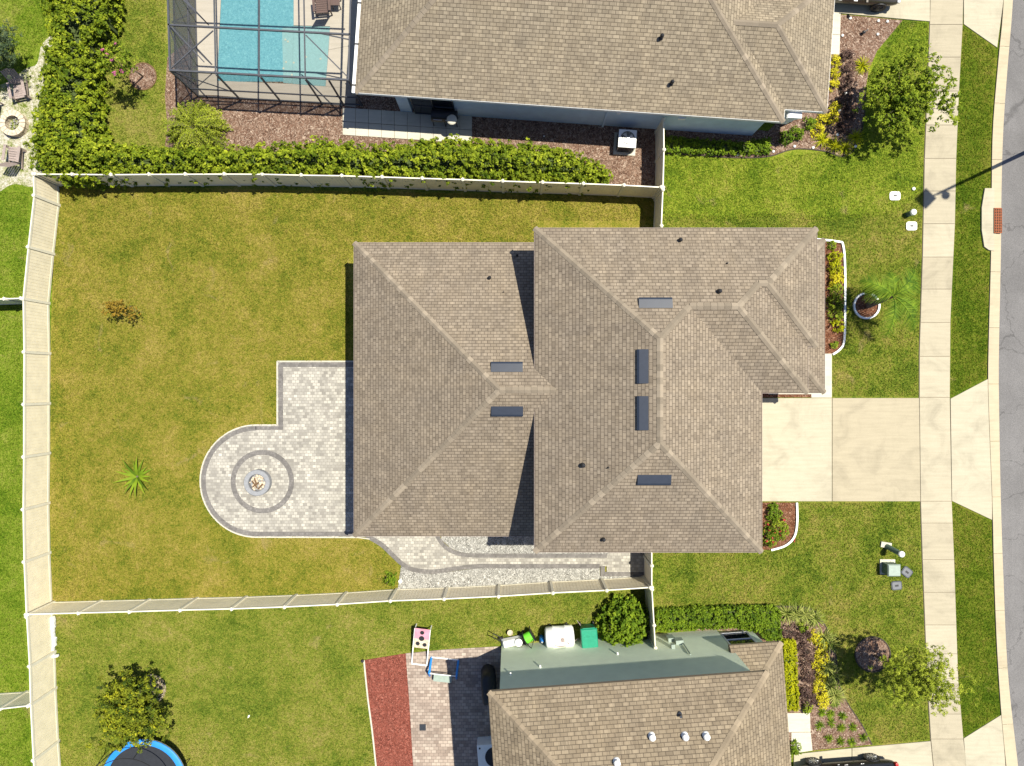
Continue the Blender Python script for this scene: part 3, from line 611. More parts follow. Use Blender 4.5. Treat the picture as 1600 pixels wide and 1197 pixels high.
turf('turf_blades', pp([(1505, 42), (1555, 77), (1547, 200), (1546, 292), (1530, 300), (1530, 390), (1545, 396), (1541, 588), (1485, 618), (1493, 350), (1497, 200)]), M['g_verge'], 400)
turf('turf_blades', pp([(1488, 786), (1547, 815), (1550, 900), (1556, 1040), (1562, 1114), (1505, 1150), (1497, 1060), (1491, 880)]), M['g_verge'], 400)
# ================================================================== HOUSES
def mkroof(faces, T, h, pitch, mt, parent, outline, cap_edges, capm, fascia=None, name='roof'):
    """faces: (plan points, eave point, inward normal); T maps local plan -> world plan"""
    k = math.sqrt(1 + pitch*pitch); V = []; Fc = []; UV = []
    zf = {}
    for pts, e, nrm in faces:
        nx, ny = nrm; base = len(V); idx = []
        for (x, y) in pts:
            d = (x-e[0])*nx + (y-e[1])*ny; z = h + pitch*d; zf[(round(x, 3), round(y, 3))] = z
            V.append((*T(x, y), z)); UV.append((x*ny - y*nx + 50, d*k + 50)); idx.append(len(V)-1)
        Fc.append(tuple(idx))
    me = bpy.data.meshes.new(name); me.from_pydata(V, [], Fc); uv = me.uv_layers.new(name='UVMap')
    for p in me.polygons:
        for li in p.loop_indices: uv.data[li].uv = UV[me.loops[li].vertex_index]
    for p in me.polygons:
        if p.normal.z < 0: p.flip()
    me.materials.append(mt); o = bpy.data.objects.new(name, me); C.objects.link(o); o.parent = parent
    # fascia + soffit
    mb = MB(); n = len(outline)
    for i in range(n):
        a, b = outline[i], outline[(i+1) % n]; A = Vector((*T(*a), 0)); B = Vector((*T(*b), 0))
        d = (B-A).normalized(); mb.beam(A + Vector((0, 0, h-.10)) - d*.0, B + Vector((0, 0, h-.10)), .03, .17)
    mb.add([(*T(x, y), h-.16) for x, y in outline], [tuple(range(n))]); mb.build('fascia', fascia or M['white'], o)
    # ridge and hip caps
    mb = MB()
    for a, b in cap_edges:
        za, zb = zf[(round(a[0], 3), round(a[1], 3))], zf[(round(b[0], 3), round(b[1], 3))]
        A = Vector((*T(*a), za)); B = Vector((*T(*b), zb))
        if A.z > B.z: A, B = B, A
        d = (B-A); L = d.length; d.normalize(); s = d.cross(Vector((0, 0, 1))).normalized(); upv = s.cross(d).normalized()
        nn = max(1, int(L/.24)); drop = .055 if abs(d.z) > .05 else .07
        for i in range(nn):
            p0 = A + d*L*i/nn; p1 = A + d*L*(i+1)/nn; u0 = upv*.035; u1 = upv*.02; wv = s*.125; dn = -upv*drop; r = random.random()
            mb.add([p0+u0, p1+u1, p0+u0+wv*.92+dn, p1+u1+wv+dn, p0+u0-wv+dn, p1+u1-wv+dn, p0, p0+wv+dn*1.3, p0-wv+dn*1.3], [(0, 2, 3, 1), (0, 1, 5, 4), (6, 7, 2, 0), (8, 6, 0, 4)], r)
    mb.build('ridge_cap', capm, o)
    return o
I = lambda x, y: (x, y)
def walls(parent, poly, z1, m, T=I, z0=0, name='wall'):
    mb = MB(); n = len(poly); q = [T(*p) for p in poly]
    mb.prism(q, z0, z1); return mb.build(name, m, parent)
def pipe(parent, px, py, z, r=.05, h=.25, m='black', hood=False, name='vent_pipe'):
    c = P(px, py, z+h*.5); mb = MB(); mb.lathe((c.x, c.y, z-.15), [(r, 0), (r, h+.15)], 12)
    mb.lathe((c.x, c.y, z-.02), [(r*2.1, -.05), (r*1.9, .02), (r, .06)], 12)
    if hood: mb.lathe((c.x, c.y, z+h), [(r*1.9, -.06), (r*1.9, .0), (r*1.2, .07), (.002, .1)], 12)
    return mb.build(name, M[m], parent)
def ridgevent(parent, corners, z, down, L=1.4, wdt=.42):
    """low metal off-ridge vent: centre pixel, roof height there, downslope direction"""
    c = P(corners[0], corners[1], z); d = Vector((*down, 0)).normalized(); s = Vector((-d.y, d.x, 0))
    pitch = .5; up = Vector((0, 0, 1))
    def pt(a, b, dz): return c + s*a + d*b + up*(dz - pitch*b)
    mb = MB(); l = L/2; w0 = wdt/2
    vs = [pt(-l, -w0, .02), pt(l, -w0, .02), pt(l, w0*.60, .125), pt(-l, w0*.60, .125), pt(l, w0*.95, .11), pt(-l, w0*.95, .11), pt(l, w0*.7, .0), pt(-l, w0*.7, .0), pt(-l, -w0, -.05), pt(l, -w0, -.05)]
    mb.add(vs, [(0, 1, 2, 3), (3, 2, 4, 5), (5, 4, 6, 7), (0, 3, 5, 7, 8), (1, 9, 6, 4, 2), (8, 7, 6, 9)])
    return mb.build('roof_vent', M['vent'], parent)
def window(parent, c, w_, h_, rz, name='window', fm='white', gm='glass', dep=.06):
    """upright window centred at c, facing local -Y rotated by rz"""
    R = Matrix.Rotation(rz, 3, 'Z'); c = Vector(c); mb = MB(); f = .06
    for dx, dz, a, b in ((-w_/2, 0, f, h_), (w_/2, 0, f, h_), (0, -h_/2, w_+f, f), (0, h_/2, w_+f, f), (0, 0, w_, .03)):
        mb.box(c + R @ Vector((dx, -dep/2-.003, dz)), (a, dep, b), rz)
    o = mb.build(name, M[fm], parent); mb = MB(); mb.box(c + R @ Vector((0, -.012, 0)), (w_-.01, .02, h_-.01), rz); mb.build('pane', M[gm], o); return o
# ---- main house
hm = thing('brown_roofed_house', 'large house in the middle with two joined tan shingle roofs and a driveway', 'house', (3, 0, 0))
h2, h1, pt = 5.6, 2.8, .5
fN = ((.9, 6.2), (0, -1))
faces = [([(.9,6.2),(5.45,1.65),(6.7,2.9),(8.54,2.9),(9.465,3.825),(9.825,3.825),(12.2,6.2)], (0,6.2), (0,-1)),
 ([(.9,6.2),(.9,-6.77),(5.45,-2.22),(5.45,1.65)], (.9,0), (1,0)),
 ([(.9,-6.77),(10,-6.77),(5.45,-2.22)], (0,-6.77), (0,1)),
 ([(10,-6.77),(10,-.4),(6.7,2.9),(5.45,1.65),(5.45,-2.22)], (10,0), (-1,0)),
 ([(10,-.4),(11.84,-.4),(8.54,2.9),(6.7,2.9)], (0,-.4), (0,1)),
 ([(11.84,-.4),(11.84,1.45),(9.465,3.825),(8.54,2.9)], (11.84,0), (-1,0)),
 ([(11.84,1.45),(12.2,1.45),(9.825,3.825),(9.465,3.825)], (0,1.45), (0,1)),
 ([(12.2,1.45),(12.2,6.2),(9.825,3.825)], (12.2,0), (-1,0))]
ru = mkroof(faces, I, h2, pt, M['sh_main'], hm, [(.9,-6.77),(10,-6.77),(10,-.4),(11.84,-.4),(11.84,1.45),(12.2,1.45),(12.2,6.2),(.9,6.2)],
 [((.9,6.2),(5.45,1.65)),((5.45,1.65),(5.45,-2.22)),((.9,-6.77),(5.45,-2.22)),((10,-6.77),(5.45,-2.22)),((5.45,1.65),(6.7,2.9)),((6.7,2.9),(8.54,2.9)),((8.54,2.9),(9.465,3.825)),((9.825,3.825),(12.2,6.2)),((11.84,-.4),(8.54,2.9)),((12.2,1.45),(9.825,3.825)),((9.465,3.825),(9.825,3.825))], M['cap'], M['greywood'])
rr = mkroof([([(-6.945,6.17),(-6.945,-6.73),(-.495,-.28)], (-6.945,0), (1,0)),
 ([(-6.945,6.17),(-.495,-.28),(1.75,-.28),(1.3,.17),(1.3,6.17)], (0,6.17), (0,-1)),
 ([(-6.945,-6.73),(1.3,-6.73),(1.3,-.73),(1.75,-.28),(-.495,-.28)], (0,-6.73), (0,1))], I, h1, pt, M['sh_main'], hm,
 [(-6.945,-6.73),(1.29,-6.73),(1.29,6.17),(-6.945,6.17)], [((-6.945,6.17),(-.495,-.28)),((-6.945,-6.73),(-.495,-.28)),((-.495,-.28),(1.75,-.28))], M['cap'], M['greywood'])
rs = mkroof([([(13.7,6.3),(11.6,4.2),(11.6,1.67),(13.7,-.43)], (13.7,0), (-1,0)), ([(13.7,6.3),(11.6,6.3),(11.6,4.2)], (0,6.3), (0,-1)), ([(13.7,-.43),(11.6,1.67),(11.6,-.43)], (0,-.43), (0,1))],
 I, 2.9, pt, M['sh_main'], hm, [(11.6,-.43),(13.7,-.43),(13.7,6.3),(11.6,6.3)], [((13.7,6.3),(11.6,4.2)),((13.7,-.43),(11.6,1.67))], M['cap'], M['greywood'])
walls(hm, [(-6.5,-6.3),(1.28,-6.3),(1.28,5.75),(-6.5,5.75)], h1-.16, M['stucco_grey'])
wu = walls(hm, [(1.3,-6.35),(9.6,-6.35),(9.6,0),(11.44,0),(11.44,1.85),(11.75,1.85),(11.75,5.8),(1.3,5.8)], h2-.17, M['stucco_grey'])
walls(hm, [(11.46,0.02),(13.25,0.02),(13.25,5.85),(11.77,5.85),(11.77,1.83),(11.46,1.83)], 2.73, M['stucco_grey'])
mb = MB()
for i in range(4):
    mb.box((9.64, -3.1, .35+i*.56), (.06, 4.9, .54))
mb.build('garage_door', M['white'], hm)
window(hm, (11.78, 3.9, 4.6), 1.2, 1.1, math.pi/2); window(hm, (9.62, -3.2, 4.5), 1.6, 1.1, math.pi/2); window(hm, (13.27, 3.0, 1.4), 1.4, 1.3, math.pi/2)
window(hm, (-6.52, 3.2, 1.4), 1.3, 1.2, -math.pi/2)
mb = MB(); mb.box((-6.54, -1.5, 1.1), (.05, 3.4, 2.1)); mb.build('patio_door', M['glass'], hm)
def zplane(px, py, f):      # height where the ray through a pixel meets the roof plane
    z = 5.0
    for i in range(30): q = P(px, py, z); z = f(q.x, q.y)
    return z
zN = lambda x, y: h2 + .5*(6.2-y); zW = lambda x, y: h2+.5*(x-.9); zS = lambda x, y: h2+.5*(y+6.77); zRN = lambda x, y: h1+.5*(6.17-y); zRS = lambda x, y: h1+.5*(y+6.73)
ridgevent(ru, (1024, 473), zplane(1024, 473, zN), (0, 1), 1.27, .42); ridgevent(ru, (1003.5, 572.5), zplane(1004, 572, zW), (-1, 0), 1.27, .42)
ridgevent(ru, (1003.5, 645.5), zplane(1004, 645, zW), (-1, 0), 1.27, .42); ridgevent(ru, (1022, 750), zplane(1022, 750, zS), (0, -1), 1.27, .42)
ridgevent(rr, (792, 573), zplane(792, 573, zRN), (0, 1), 1.27, .42); ridgevent(rr, (792.5, 643), zplane(792, 643, zRS), (0, -1), 1.27, .42)
for (a, b, f, r, par, hd) in ((1063, 375, zN, .07, ru, 1), (1137, 411, zN, .035, ru, 0), (1124, 455, zN, .075, ru, 1), (911, 727, zW, .08, ru, 1), (951, 731, zW, .035, ru, 0), (943, 843, zS, .07, ru, 1), (765, 434, zRN, .065, rr, 1), (808, 399, zRN, .05, rr, 1), (787, 456, zRN, .025, rr, 0)):
    pipe(par, a, b, zplane(a, b, f), r*.62, .15, 'black', hd)
kids(hm)
# ---- north neighbour
def TF(o, a):
    c, s = math.cos(a), math.sin(a); return lambda x, y: (o[0] + c*x - s*y, o[1] + s*x + c*y)
an = math.radians(-3.93); TN = TF((11.89, 11.42), an); hN = 2.95
hn = thing('blue_grey_house', 'blue grey walled house at the top with a sandy shingle roof and white gutter', 'house', (2, 18, 0))
rn = mkroof([([(-18.8,0),(0,0),(-6.5,6.5),(-12.3,6.5)], (0,0), (0,1)), ([(0,0),(0,.56),(-2.9,3.46),(0,6.36),(0,13),(-6.5,6.5)], (0,0), (-1,0)),
 ([(0,.56),(1.85,.56),(-1.05,3.46),(-2.9,3.46)], (0,.56), (0,1)), ([(1.85,.56),(1.85,6.36),(-1.05,3.46)], (1.85,0), (-1,0)),
 ([(0,6.36),(-2.9,3.46),(-1.05,3.46),(1.85,6.36)], (0,6.36), (0,-1)), ([(0,13),(-18.8,13),(-12.3,6.5),(-6.5,6.5)], (0,13), (0,-1)), ([(-18.8,0),(-12.3,6.5),(-18.8,13)], (-18.8,0), (1,0))],
 TN, hN, pt, M['sh_up'], hn, [(-18.8,0),(0,0),(0,.56),(1.85,.56),(1.85,6.36),(0,6.36),(0,13),(-18.8,13)],
 [((-18.8,0),(-12.3,6.5)),((0,0),(-6.5,6.5)),((1.85,.56),(-1.05,3.46)),((-1.05,3.46),(-2.9,3.46)),((1.85,6.36),(-1.05,3.46)),((-12.3,6.5),(-6.5,6.5)),((-18.8,13),(-12.3,6.5)),((0,13),(-6.5,6.5))], M['cap'])
walls(hn, [(-15.9,.38),(-.45,.38),(-.45,12.6),(-18.4,12.6),(-18.4,3.6),(-15.9,3.6)], hN-.17, M['stucco_blue'], TN)
walls(hn, [(-.43,1.15),(1.4,1.15),(1.4,5.9),(-.43,5.9)], hN-.17, M['stucco_blue'], TN)
def TNv(x, y, z): q = TN(x, y); return Vector((q[0], q[1], z))
mb = MB(); mb.box(TNv(-17.0, .52, 1.39), (.55, .28, 2.75), an); mb.build('column', M['stucco_blue'], hn)
for (x, w_, h_, z_) in ((-8.55, .95, .5, 2.25),): window(hn, TNv(x, .38, z_), w_, h_, an)
o = window(hn, TNv(-15.9+.0, .5, 1.25), .02, .02, an); bpy.data.objects.remove(o.children[0]); bpy.data.objects.remove(o)
mb = MB(); mb.box(TNv(-16.32, .50, 2.35), (.7, .06, .02), an); mb = MB()
mb.box(TNv(-15.6, .34, 1.3), (1.9, .05, 2.3), an); o = mb.build('sliding_door', M['glass'], hn); mb = MB()
for dx in (-.95, 0, .95): mb.box(TNv(-15.6+dx, .33, 1.3), (.05, .09, 2.34), an)
for z_ in (.14, 1.1, 2.46): mb.box(TNv(-15.6, .33, z_), (1.95, .085, .05), an)
mb.build('door_frame', M['dark_metal'], o)
mb = MB()
for x, z_, w_, q in ((-4.2, 1.7, .32, .1), (-7.1, 1.85, .16, .08)): mb.box(TNv(x, .33, z_), (w_, .1, .14), an)
each(mb, 'wall_vent', M['white'], hn)
mb = MB(); mb.box(TNv(-7.6, .33, 1.35), (.09, .09, 2.6), an); mb.build('downspout', M['stucco_blue'], hn)
mb = MB(); mb.beam(TNv(-18.87, -.03, hN-.03), TNv(-18.87, 9, hN-.03), .13, .12); o = mb.build('gutter', M['white'], hn); mb = MB()
for y in (.3, 2.1, 3.9, 5.7): mb.box(TNv(-18.87, y, hN+.035), (.18, .07, .03), an)
each(mb, 'gutter_bracket', M['black'], o)
mb = MB(); q = P(1237, 181, 2.5)
for k in range(7):
    a = k/6*math.pi/2; mb.box((q.x + .12 - .28*math.cos(a)*.9, q.y+.05, 2.0+.62*math.sin(a)), (.3+.04*k, .42, .12), an)
mb.build('eave_bracket', M['white'], hn)
window(hn, TNv(.55, 1.15, 1.5), .9, 1.2, an)
for (a, b) in ((1034, 57), (1050, 129)):
    f = lambda x, y: hN + .5*((x-11.89)*-math.sin(an) + (y-11.42)*math.cos(an)); pipe(rn, a, b, zplane(a, b, f), .045, .22, 'black', True)
kids(hn)
# ---- south neighbour
as_ = math.radians(4.2); TS = TF((10.09, -11.39), as_); hS = 6.0
def TSv(x, y, z): q = TS(x, y); return Vector((q[0], q[1], z))
hs = thing('green_walled_house', 'two storey house at the bottom with pale green walls and brown shingle roof', 'house', (4, -17, 0))
rsn = mkroof([([(-11.05,0),(0,0),(-5.525,-5.525)], (0,0), (0,-1)), ([(0,0),(0,-13),(-5.525,-7.475),(-5.525,-5.525)], (0,0), (-1,0)), ([(-11.05,0),(-5.525,-5.525),(-5.525,-7.475),(-11.05,-13)], (-11.05,0), (1,0)), ([(-11.05,-13),(-5.525,-7.475),(0,-13)], (0,-13), (0,1))],
 TS, hS, pt, M['sh_low'], hs, [(-11.05,0),(0,0),(0,-13),(-11.05,-13)], [((-11.05,0),(-5.525,-5.525)),((0,0),(-5.525,-5.525)),((-5.525,-5.525),(-5.525,-7.475))], M['cap_low'], M['cap_low'])
rsk = mkroof([([(-.55,-.12),(-.3,-.12),(1.75,-.12),(-.3,-2.17),(-.3,-.5),(-.55,-.5)], (0,-.12), (0,-1)), ([(1.75,-.12),(1.75,-12),(-.3,-12),(-.3,-2.17)], (1.75,0), (-1,0))], TS, 2.84, pt, M['sh_low'], hs, [(-.55,-.12),(1.75,-.12),(1.75,-12),(-.33,-12),(-.33,-.5),(-.55,-.5)], [((1.75,-.12),(-.3,-2.17))], M['cap_low'], M['cap_low'])
walls(hs, [(-10.65,-.38),(-.35,-.38),(-.35,-12.6),(-10.65,-12.6)], hS-.17, M['stucco_green'], TS)
walls(hs, [(-.33,-.48),(1.3,-.48),(1.3,-11.8),(-.33,-11.8)], 2.66, M['stucco_green'], TS)
window(hs, TSv(.35, -.48, 1.25), 1.2, 1.6, as_+math.pi)
window(hs, TSv(1.3, -3.5, 1.4), 1.3, 1.3, as_+math.pi/2)
def zSN(x, y): return hS + .5*(-(-(x-10.09)*math.sin(as_) + (y+11.39)*math.cos(as_)))
for (a, b) in ((1019, 1152), (1071, 1151.5), (1104, 1151), (964, 1192)): pipe(rsn, a, b, zplane(a, b, zSN), .068, .16, 'white', True)
pipe(rsn, 1063, 1118.5, zplane(1063, 1118.5, zSN), .05, .2, 'dark_metal')
mb = MB(); 
for (x, z_, w_, hh) in ((-2.75, .95, .28, .5), (-2.45, 1.35, .34, .42), (-2.85, 1.9, .16, .22)): mb.box(TSv(x, -.30, z_), (w_, .2, hh), as_)
mb.tube([TSv(-2.3, -.33, 1.5), TSv(-2.3, -.33, 2.9)], .03, 8); each(mb, 'meter_box', M['util_pale'], hs)
mb = MB()
for x, z_ in ((-8.9, 3.0), (-5.4, 2.2), (-10.2, 3.55)): mb.box(TSv(x, -.33, z_), (.06, .12, .06), as_)
each(mb, 'wall_light', M['white'], hs)
kids(hs)
# ================================================================== FENCES
def fence(label, tops, h=1.83, gate=(), name='vinyl_fence', group=None, post=True):
    w0 = P(*tops[0], h); t = thing(name, label, 'fence', (w0.x, w0.y, 0), 0, group); pts = [P(a, b, h).xy for a, b in tops]
    o0 = Vector((w0.x, w0.y))
    for i, p in enumerate(pts):
        p = p - o0
        mb = MB(); mb.box((p.x, p.y, h/2+.02), (.125, .125, h+.04)); mb.lathe((p.x, p.y, h+.04), [(.092, 0), (.092, .02), (.002, .07)], 4)
        mb.build('post', M['vinyl_w'], t)
    for i in range(len(pts)-1):
        a = pts[i]-o0; b = pts[i+1]-o0; d = (b-a); L = d.length; d.normalize(); rz = math.atan2(d.y, d.x); a = a + d*.064; b = b - d*.064; L = (b-a).length
        mb = MB(); nb = max(2, round(L/.15)); pw = L/nb
        for k in range(nb): c = a + d*(pw*(k+.5)); mb.box((c.x, c.y, h/2), (pw-.014, .03, h-.24), rz)
        c = (a+b)/2; mb.box((c.x, c.y, h/2), (L, .008, h-.26), rz)
        mb.build('panel', M['vinyl'], t)
        mb = MB(); mb.box((c.x, c.y, h-.06), (L, .05, .12), rz); mb.build('top_rail', M['vinyl_w'], t); mb = MB(); mb.box((c.x, c.y, .10), (L, .05, .13), rz); mb.build('bottom_rail', M['vinyl_w'], t)
    return t
fence('long pale fence along the left side of the middle yard', [(52, 272), (53, 305.5), (44, 386), (36, 467), (37.5, 550), (37, 632), (37, 714), (36, 796), (37.5, 878), (41, 960)])
fence('pale fence below the corner going down past the bare white items', [(41.5, 963.5), (46, 1041), (47.6, 1101), (52, 1188), (58, 1270)])
fence('long pale fence along the foot of the leafy hedge', [(55, 272), (113, 272.3), (173.7, 273), (233, 272.5), (289.6, 272.3), (350.5, 272), (410, 272.3), (470.6, 273.7), (534, 274.6), (597, 276.6), (659.8, 278.7), (723, 280.6), (785.6, 283), (847.8, 285), (911.5, 287), (974.8, 289.4), (1033, 292.6)])
fence('long slanting pale fence between the patio yard and the trampoline yard', [(44, 960), (122.8, 958), (202.3, 956), (281.5, 953.5), (362, 951.5), (444.6, 948.5), (527, 944.5), (610, 939), (694, 936), (779, 932), (864, 926.5), (948, 922.5), (1016, 918)])
def gates(label, tops): return fence(label, tops, name='fence_gate')
gates('pale gate pair between the blue grey house and the long fence', [(1037, 186), (1037.5, 234), (1036, 293)])
gates('short pale gate between the long fence and the middle house', [(1035.8, 296.5), (1033.5, 353), (1032.5, 382)])
gates('pale gate beside the end of the paver side path', [(1018.5, 850), (1018.5, 884), (1018.5, 917.5)])
gates('narrow pale fence wing ending at the green wall by the round bush', [(1018.7, 921), (1022, 977), (1024, 1012)])
fence('short fence stub at the left edge running into the long left fence, upper one', [(-80, 470), (7, 467), (33, 466)])
fence('short fence stub at the left edge running into the long left fence, lower one', [(-80, 1113), (0, 1108), (44, 1103)])
# ================================================================== POOL SIDE
zc = 2.88
deckq = PP([(309, 149), (538, 165.5), (556, 168), (600, 100), (600, -300), (300, -300), (306, 0)])
# deck with a real pool basin in it
pool_main = [(345, -300), (459.5, -300), (459, 41), (457, 131.5), (340, 126.5), (343, 60), (346, 0)]
ledge = [(459.2, 41), (516, 42.5), (513.5, 79), (509, 135.5), (457.2, 131.5)]
mb = MB()
# deck pieces around the basin
D = .06
for p in ([(306, 0), (309, 149), (339.4, 149.8), (339.8, 126.5), (342.8, 60), (345.8, 0), (344.8, -300), (300, -300)], [(339.5, 150), (538, 165.5), (556, 168), (556, 140), (509, 136), (457, 132), (340, 127)],
          [(509.3, 135.8), (556, 139.8), (560, 70), (514, 79)], [(514, 78.7), (560, 69.7), (568, -300), (460, -300), (459.4, 40.6), (516.3, 42.1)]): mb.prism(PP(p), -.02, D)
mb.build('pool_deck', M['deck'], kind='structure')
mb = MB()
def basin(mb, poly, zb, zt):
    q = PP(poly); n = len(q); vs = [(p.x, p.y, zb) for p in q] + [(p.x, p.y, zt) for p in q]
    mb.add(vs, [tuple(range(n))] + [(i, (i+1) % n, n+(i+1) % n, n+i) for i in range(n)])
t = thing('swimming_pool', 'turquoise swimming pool with a shallow ledge under the screen cage', 'pool', P(430, 60))
# the basin sits in a raised shell so that it clears the ground sheet
mb = MB(); q = PP(pool_main); mb.prism(q, -.02, .026); mb.build('basin', M['plaster'], t)
mb = MB(); mb.prism(PP([(441, 45), (459, 41.5), (457, 131), (443, 130)]), .02, .031); mb.prism(PP([(449, 43), (459, 41.5), (457, 131), (451, 131)]), .02, .036); mb.prism(PP(ledge), -.02, .040); mb.build('ledge', M['ledge'], t)
mb = MB()
for (a, b) in ((478, 89), (501, 92), (443, 107), (447, 97), (450, 65), (446, 62), (456, 117), (459, 98)): mb.lathe(P(a, b, .034), [(.05, 0), (.05, .012)], 12)
each(mb, 'bubbler', M['deck'], t)
mb = MB(); mb.prism(PP([(345.2, -299), (459.6, -299), (459.2, 41.2), (515.8, 42.7), (508.8, 135.2), (340.3, 126.3), (343.2, 60)]), .050, .052); mb.build('water', M['water'], t)
kids(t)
# screen cage
t = thing('screen_cage', 'grey aluminium screen enclosure standing over the turquoise pool', 'pool cage', P(430, 60)); mb = MB()
bw = .075
def tp(a, b, z=zc): return P(a, b, z)
def dn(a, b): q = P(a, b, zc); return Vector((q.x, q.y, .06))
for (a, b, wd) in (((258, -160), (265.6, 110), .07), ((262.6, 39), (547, 54), .07), ((265.6, 110), (544.5, 125), .075), ((552, -160), (544.5, 125), .07), ((331, -160), (337, 116), .05), ((405.5, -160), (404.8, 120), .05), ((472, -160), (477, 123), .05), ((258, -35), (552, -22), .07)):
    mb.beam(tp(*a), tp(*b), wd, wd*1.2)
each(mb, 'roof_beam', M['bronze'], t); mb = MB()
for (a, b) in (((290, 0), (326, 39)), ((266, 40), (319, 97)), ((333, 48), (266, 108)), ((478, 55), (543, 120)), ((500, 52), (546, 62)), ((326, 39), (262, -25))): mb.beam(tp(*a, zc-.02), tp(*b, zc-.02), .045, .045)
each(mb, 'brace', M['bronze'], t); mb = MB()
for a in ((265.6, 110), (338, 116.5), (407, 120), (477, 123.5), (513.5, 125), (544.5, 125), (262.6, 39), (258, -35)): mb.beam(tp(*a), dn(*a), .06, .07)
each(mb, 'post', M['bronze'], t); mb = MB()
for z_ in (.1, .95): mb.beam(P(265.6, 110, zc).xy.to_3d() + Vector((0, 0, z_)), P(544.5, 125, zc).xy.to_3d() + Vector((0, 0, z_)), .05, .06); mb.beam(P(265.6, 110, zc).xy.to_3d() + Vector((0, 0, z_)), P(258, -160, zc).xy.to_3d() + Vector((0, 0, z_)), .05, .06)
a = P(265.6, 110, zc); b = P(338, 116.5, zc); mb.beam((a.x, a.y, 2.8), (b.x, b.y, 1.0), .04, .04); b2 = P(262.6, 39, zc); mb.beam((a.x, a.y, .9), (b2.x, b2.y, 2.8), .04, .04)
each(mb, 'rail', M['bronze'], t)
mb = MB(); q = [tp(258, -160), tp(265.6, 110), tp(544.5, 125), tp(552, -160)]; mb.add([v - Vector((0, 0, .03)) for v in q], [(0, 1, 2, 3)]); mb.build('roof_screen', M['screen'], t)
mb = MB(); a, b = dn(265.6, 110), tp(265.6, 110); c, d = dn(258, -160), tp(258, -160); mb.add([a, b, d, c], [(0, 1, 2, 3)]); mb.build('side_screen', M['screen_side'], t)
mb = MB(); a, b = dn(265.6, 110), tp(265.6, 110); c, d = dn(544.5, 125), tp(544.5, 125); mb.add([a, b, d, c], [(0, 1, 2, 3)]); mb.build('front_screen', M['screen_front'], t)
kids(t)
# slab, grills, air conditioner
slabs('side_slab', [[(536 + i*20.2, 169 + i*1.35 + (22 if r else 0)), (536 + i*20.2 + 19.7, 170.3 + i*1.35 + (22 if r else 0)), (536 + i*20.2 + 19.7, 191.6 + i*1.35 + (21 if r else 0)), (536 + i*20.2, 190.3 + i*1.35 + (21 if r else 0))] for i in range(10) for r in (0, 1)], M['white_conc'], .07)
def grill(px, py, label, lid_m):
    t = thing('barbecue_grill', label, 'grill', P(px, py), an); mb = MB()
    for sx in (-.28, .28):
        for sy in (-.2, .2): mb.box((sx, sy, .4), (.04, .04, .66))
    each(mb, 'leg', M['black'], t); mb = MB(); mb.box((0, 0, .8), (.66, .5, .22)); mb.build('firebox', M['black'], t, bevel=.02)
    mb = MB(); vs = []; n = 8
    for x in (-.32, .32):
        for k in range(n+1): a = math.pi*k/n; vs.append((x, -.24*math.cos(a), .915 + .22*math.sin(a)))
    mb.add(vs, [(k, k+1, n+2+k, n+1+k) for k in range(n)] + [tuple(range(n+1)), tuple(range(n+1, 2*n+2))[::-1]]); mb.build('lid', M[lid_m], t)
    mb = MB(); mb.tube([(-.2, -.27, 1.02), (.2, -.27, 1.02)], .015, 8); mb.build('handle', M['steel'], t); return t
grill(688, 191, 'black barbecue on the pale slab, the left one of the pair', 'black'); grill(706, 192, 'barbecue with a pale round top on the slab, right of the black one', 'black')
mb = MB(); c = P(706, 187, 1.15); mb.lathe((c.x, c.y, 1.13), [(.22, 0), (.24, .03), (.20, .07), (.05, .09)], 20); tag(mb.build('round_tray', M['white_conc']), 'round pale tray lying on top of the right barbecue', 'tray')
t = thing('air_conditioner', 'square pale metal air conditioner with a fan grille beside the blue grey house', 'air conditioner', P(976, 226), an)
mb = MB(); mb.box((0, 0, .04), (1.05, 1.05, .08)); mb.build('pad', M['white_conc'], t)
mb = MB(); mb.box((0, 0, .45), (.80, .80, .72)); mb.build('coil_case', M['steel'], t, bevel=.04)
mb = MB()
for k in range(16):
    z_ = .14 + k*.042; mb.box((0, -.405, z_), (.74, .012, .018)); mb.box((0, .405, z_), (.74, .012, .018)); mb.box((-.405, 0, z_), (.012, .74, .018)); mb.box((.405, 0, z_), (.012, .74, .018))
mb.build('louvre_slats', M['dark_metal'], t)
mb = MB(); mb.prism([(x, y) for x, y in ((-.42, -.42), (.42, -.42), (.42, .42), (-.42, .42))], .81, .85); mb.build('top_panel', M['white'], t, bevel=.02)
mb = MB(); mb.lathe((0, 0, .852), [(.33, 0), (.33, .004)], 32); mb.build('fan_opening', M['black'], t)
mb = MB()
for r in (.10, .16, .22, .28, .33): mb.strip(circ((0, 0), r, 28), .012, .875, .885, True)
for k in range(10): a = 2*math.pi*k/10; mb.beam((.08*math.cos(a), .08*math.sin(a), .88), (.33*math.cos(a), .33*math.sin(a), .88), .01, .01)
mb.lathe((0, 0, .87), [(.09, 0), (.09, .02), (.03, .03)], 16); mb.build('fan_guard', M['steel'], t)
mb = MB()
for k in range(4):
    a = math.pi/2*k + .3; mb.add([(0, 0, .862), (.28*math.cos(a), .28*math.sin(a), .858), (.28*math.cos(a+.6), .28*math.sin(a+.6), .87)], [(0, 1, 2)])
each(mb, 'fan_blade', M['steel'], t)
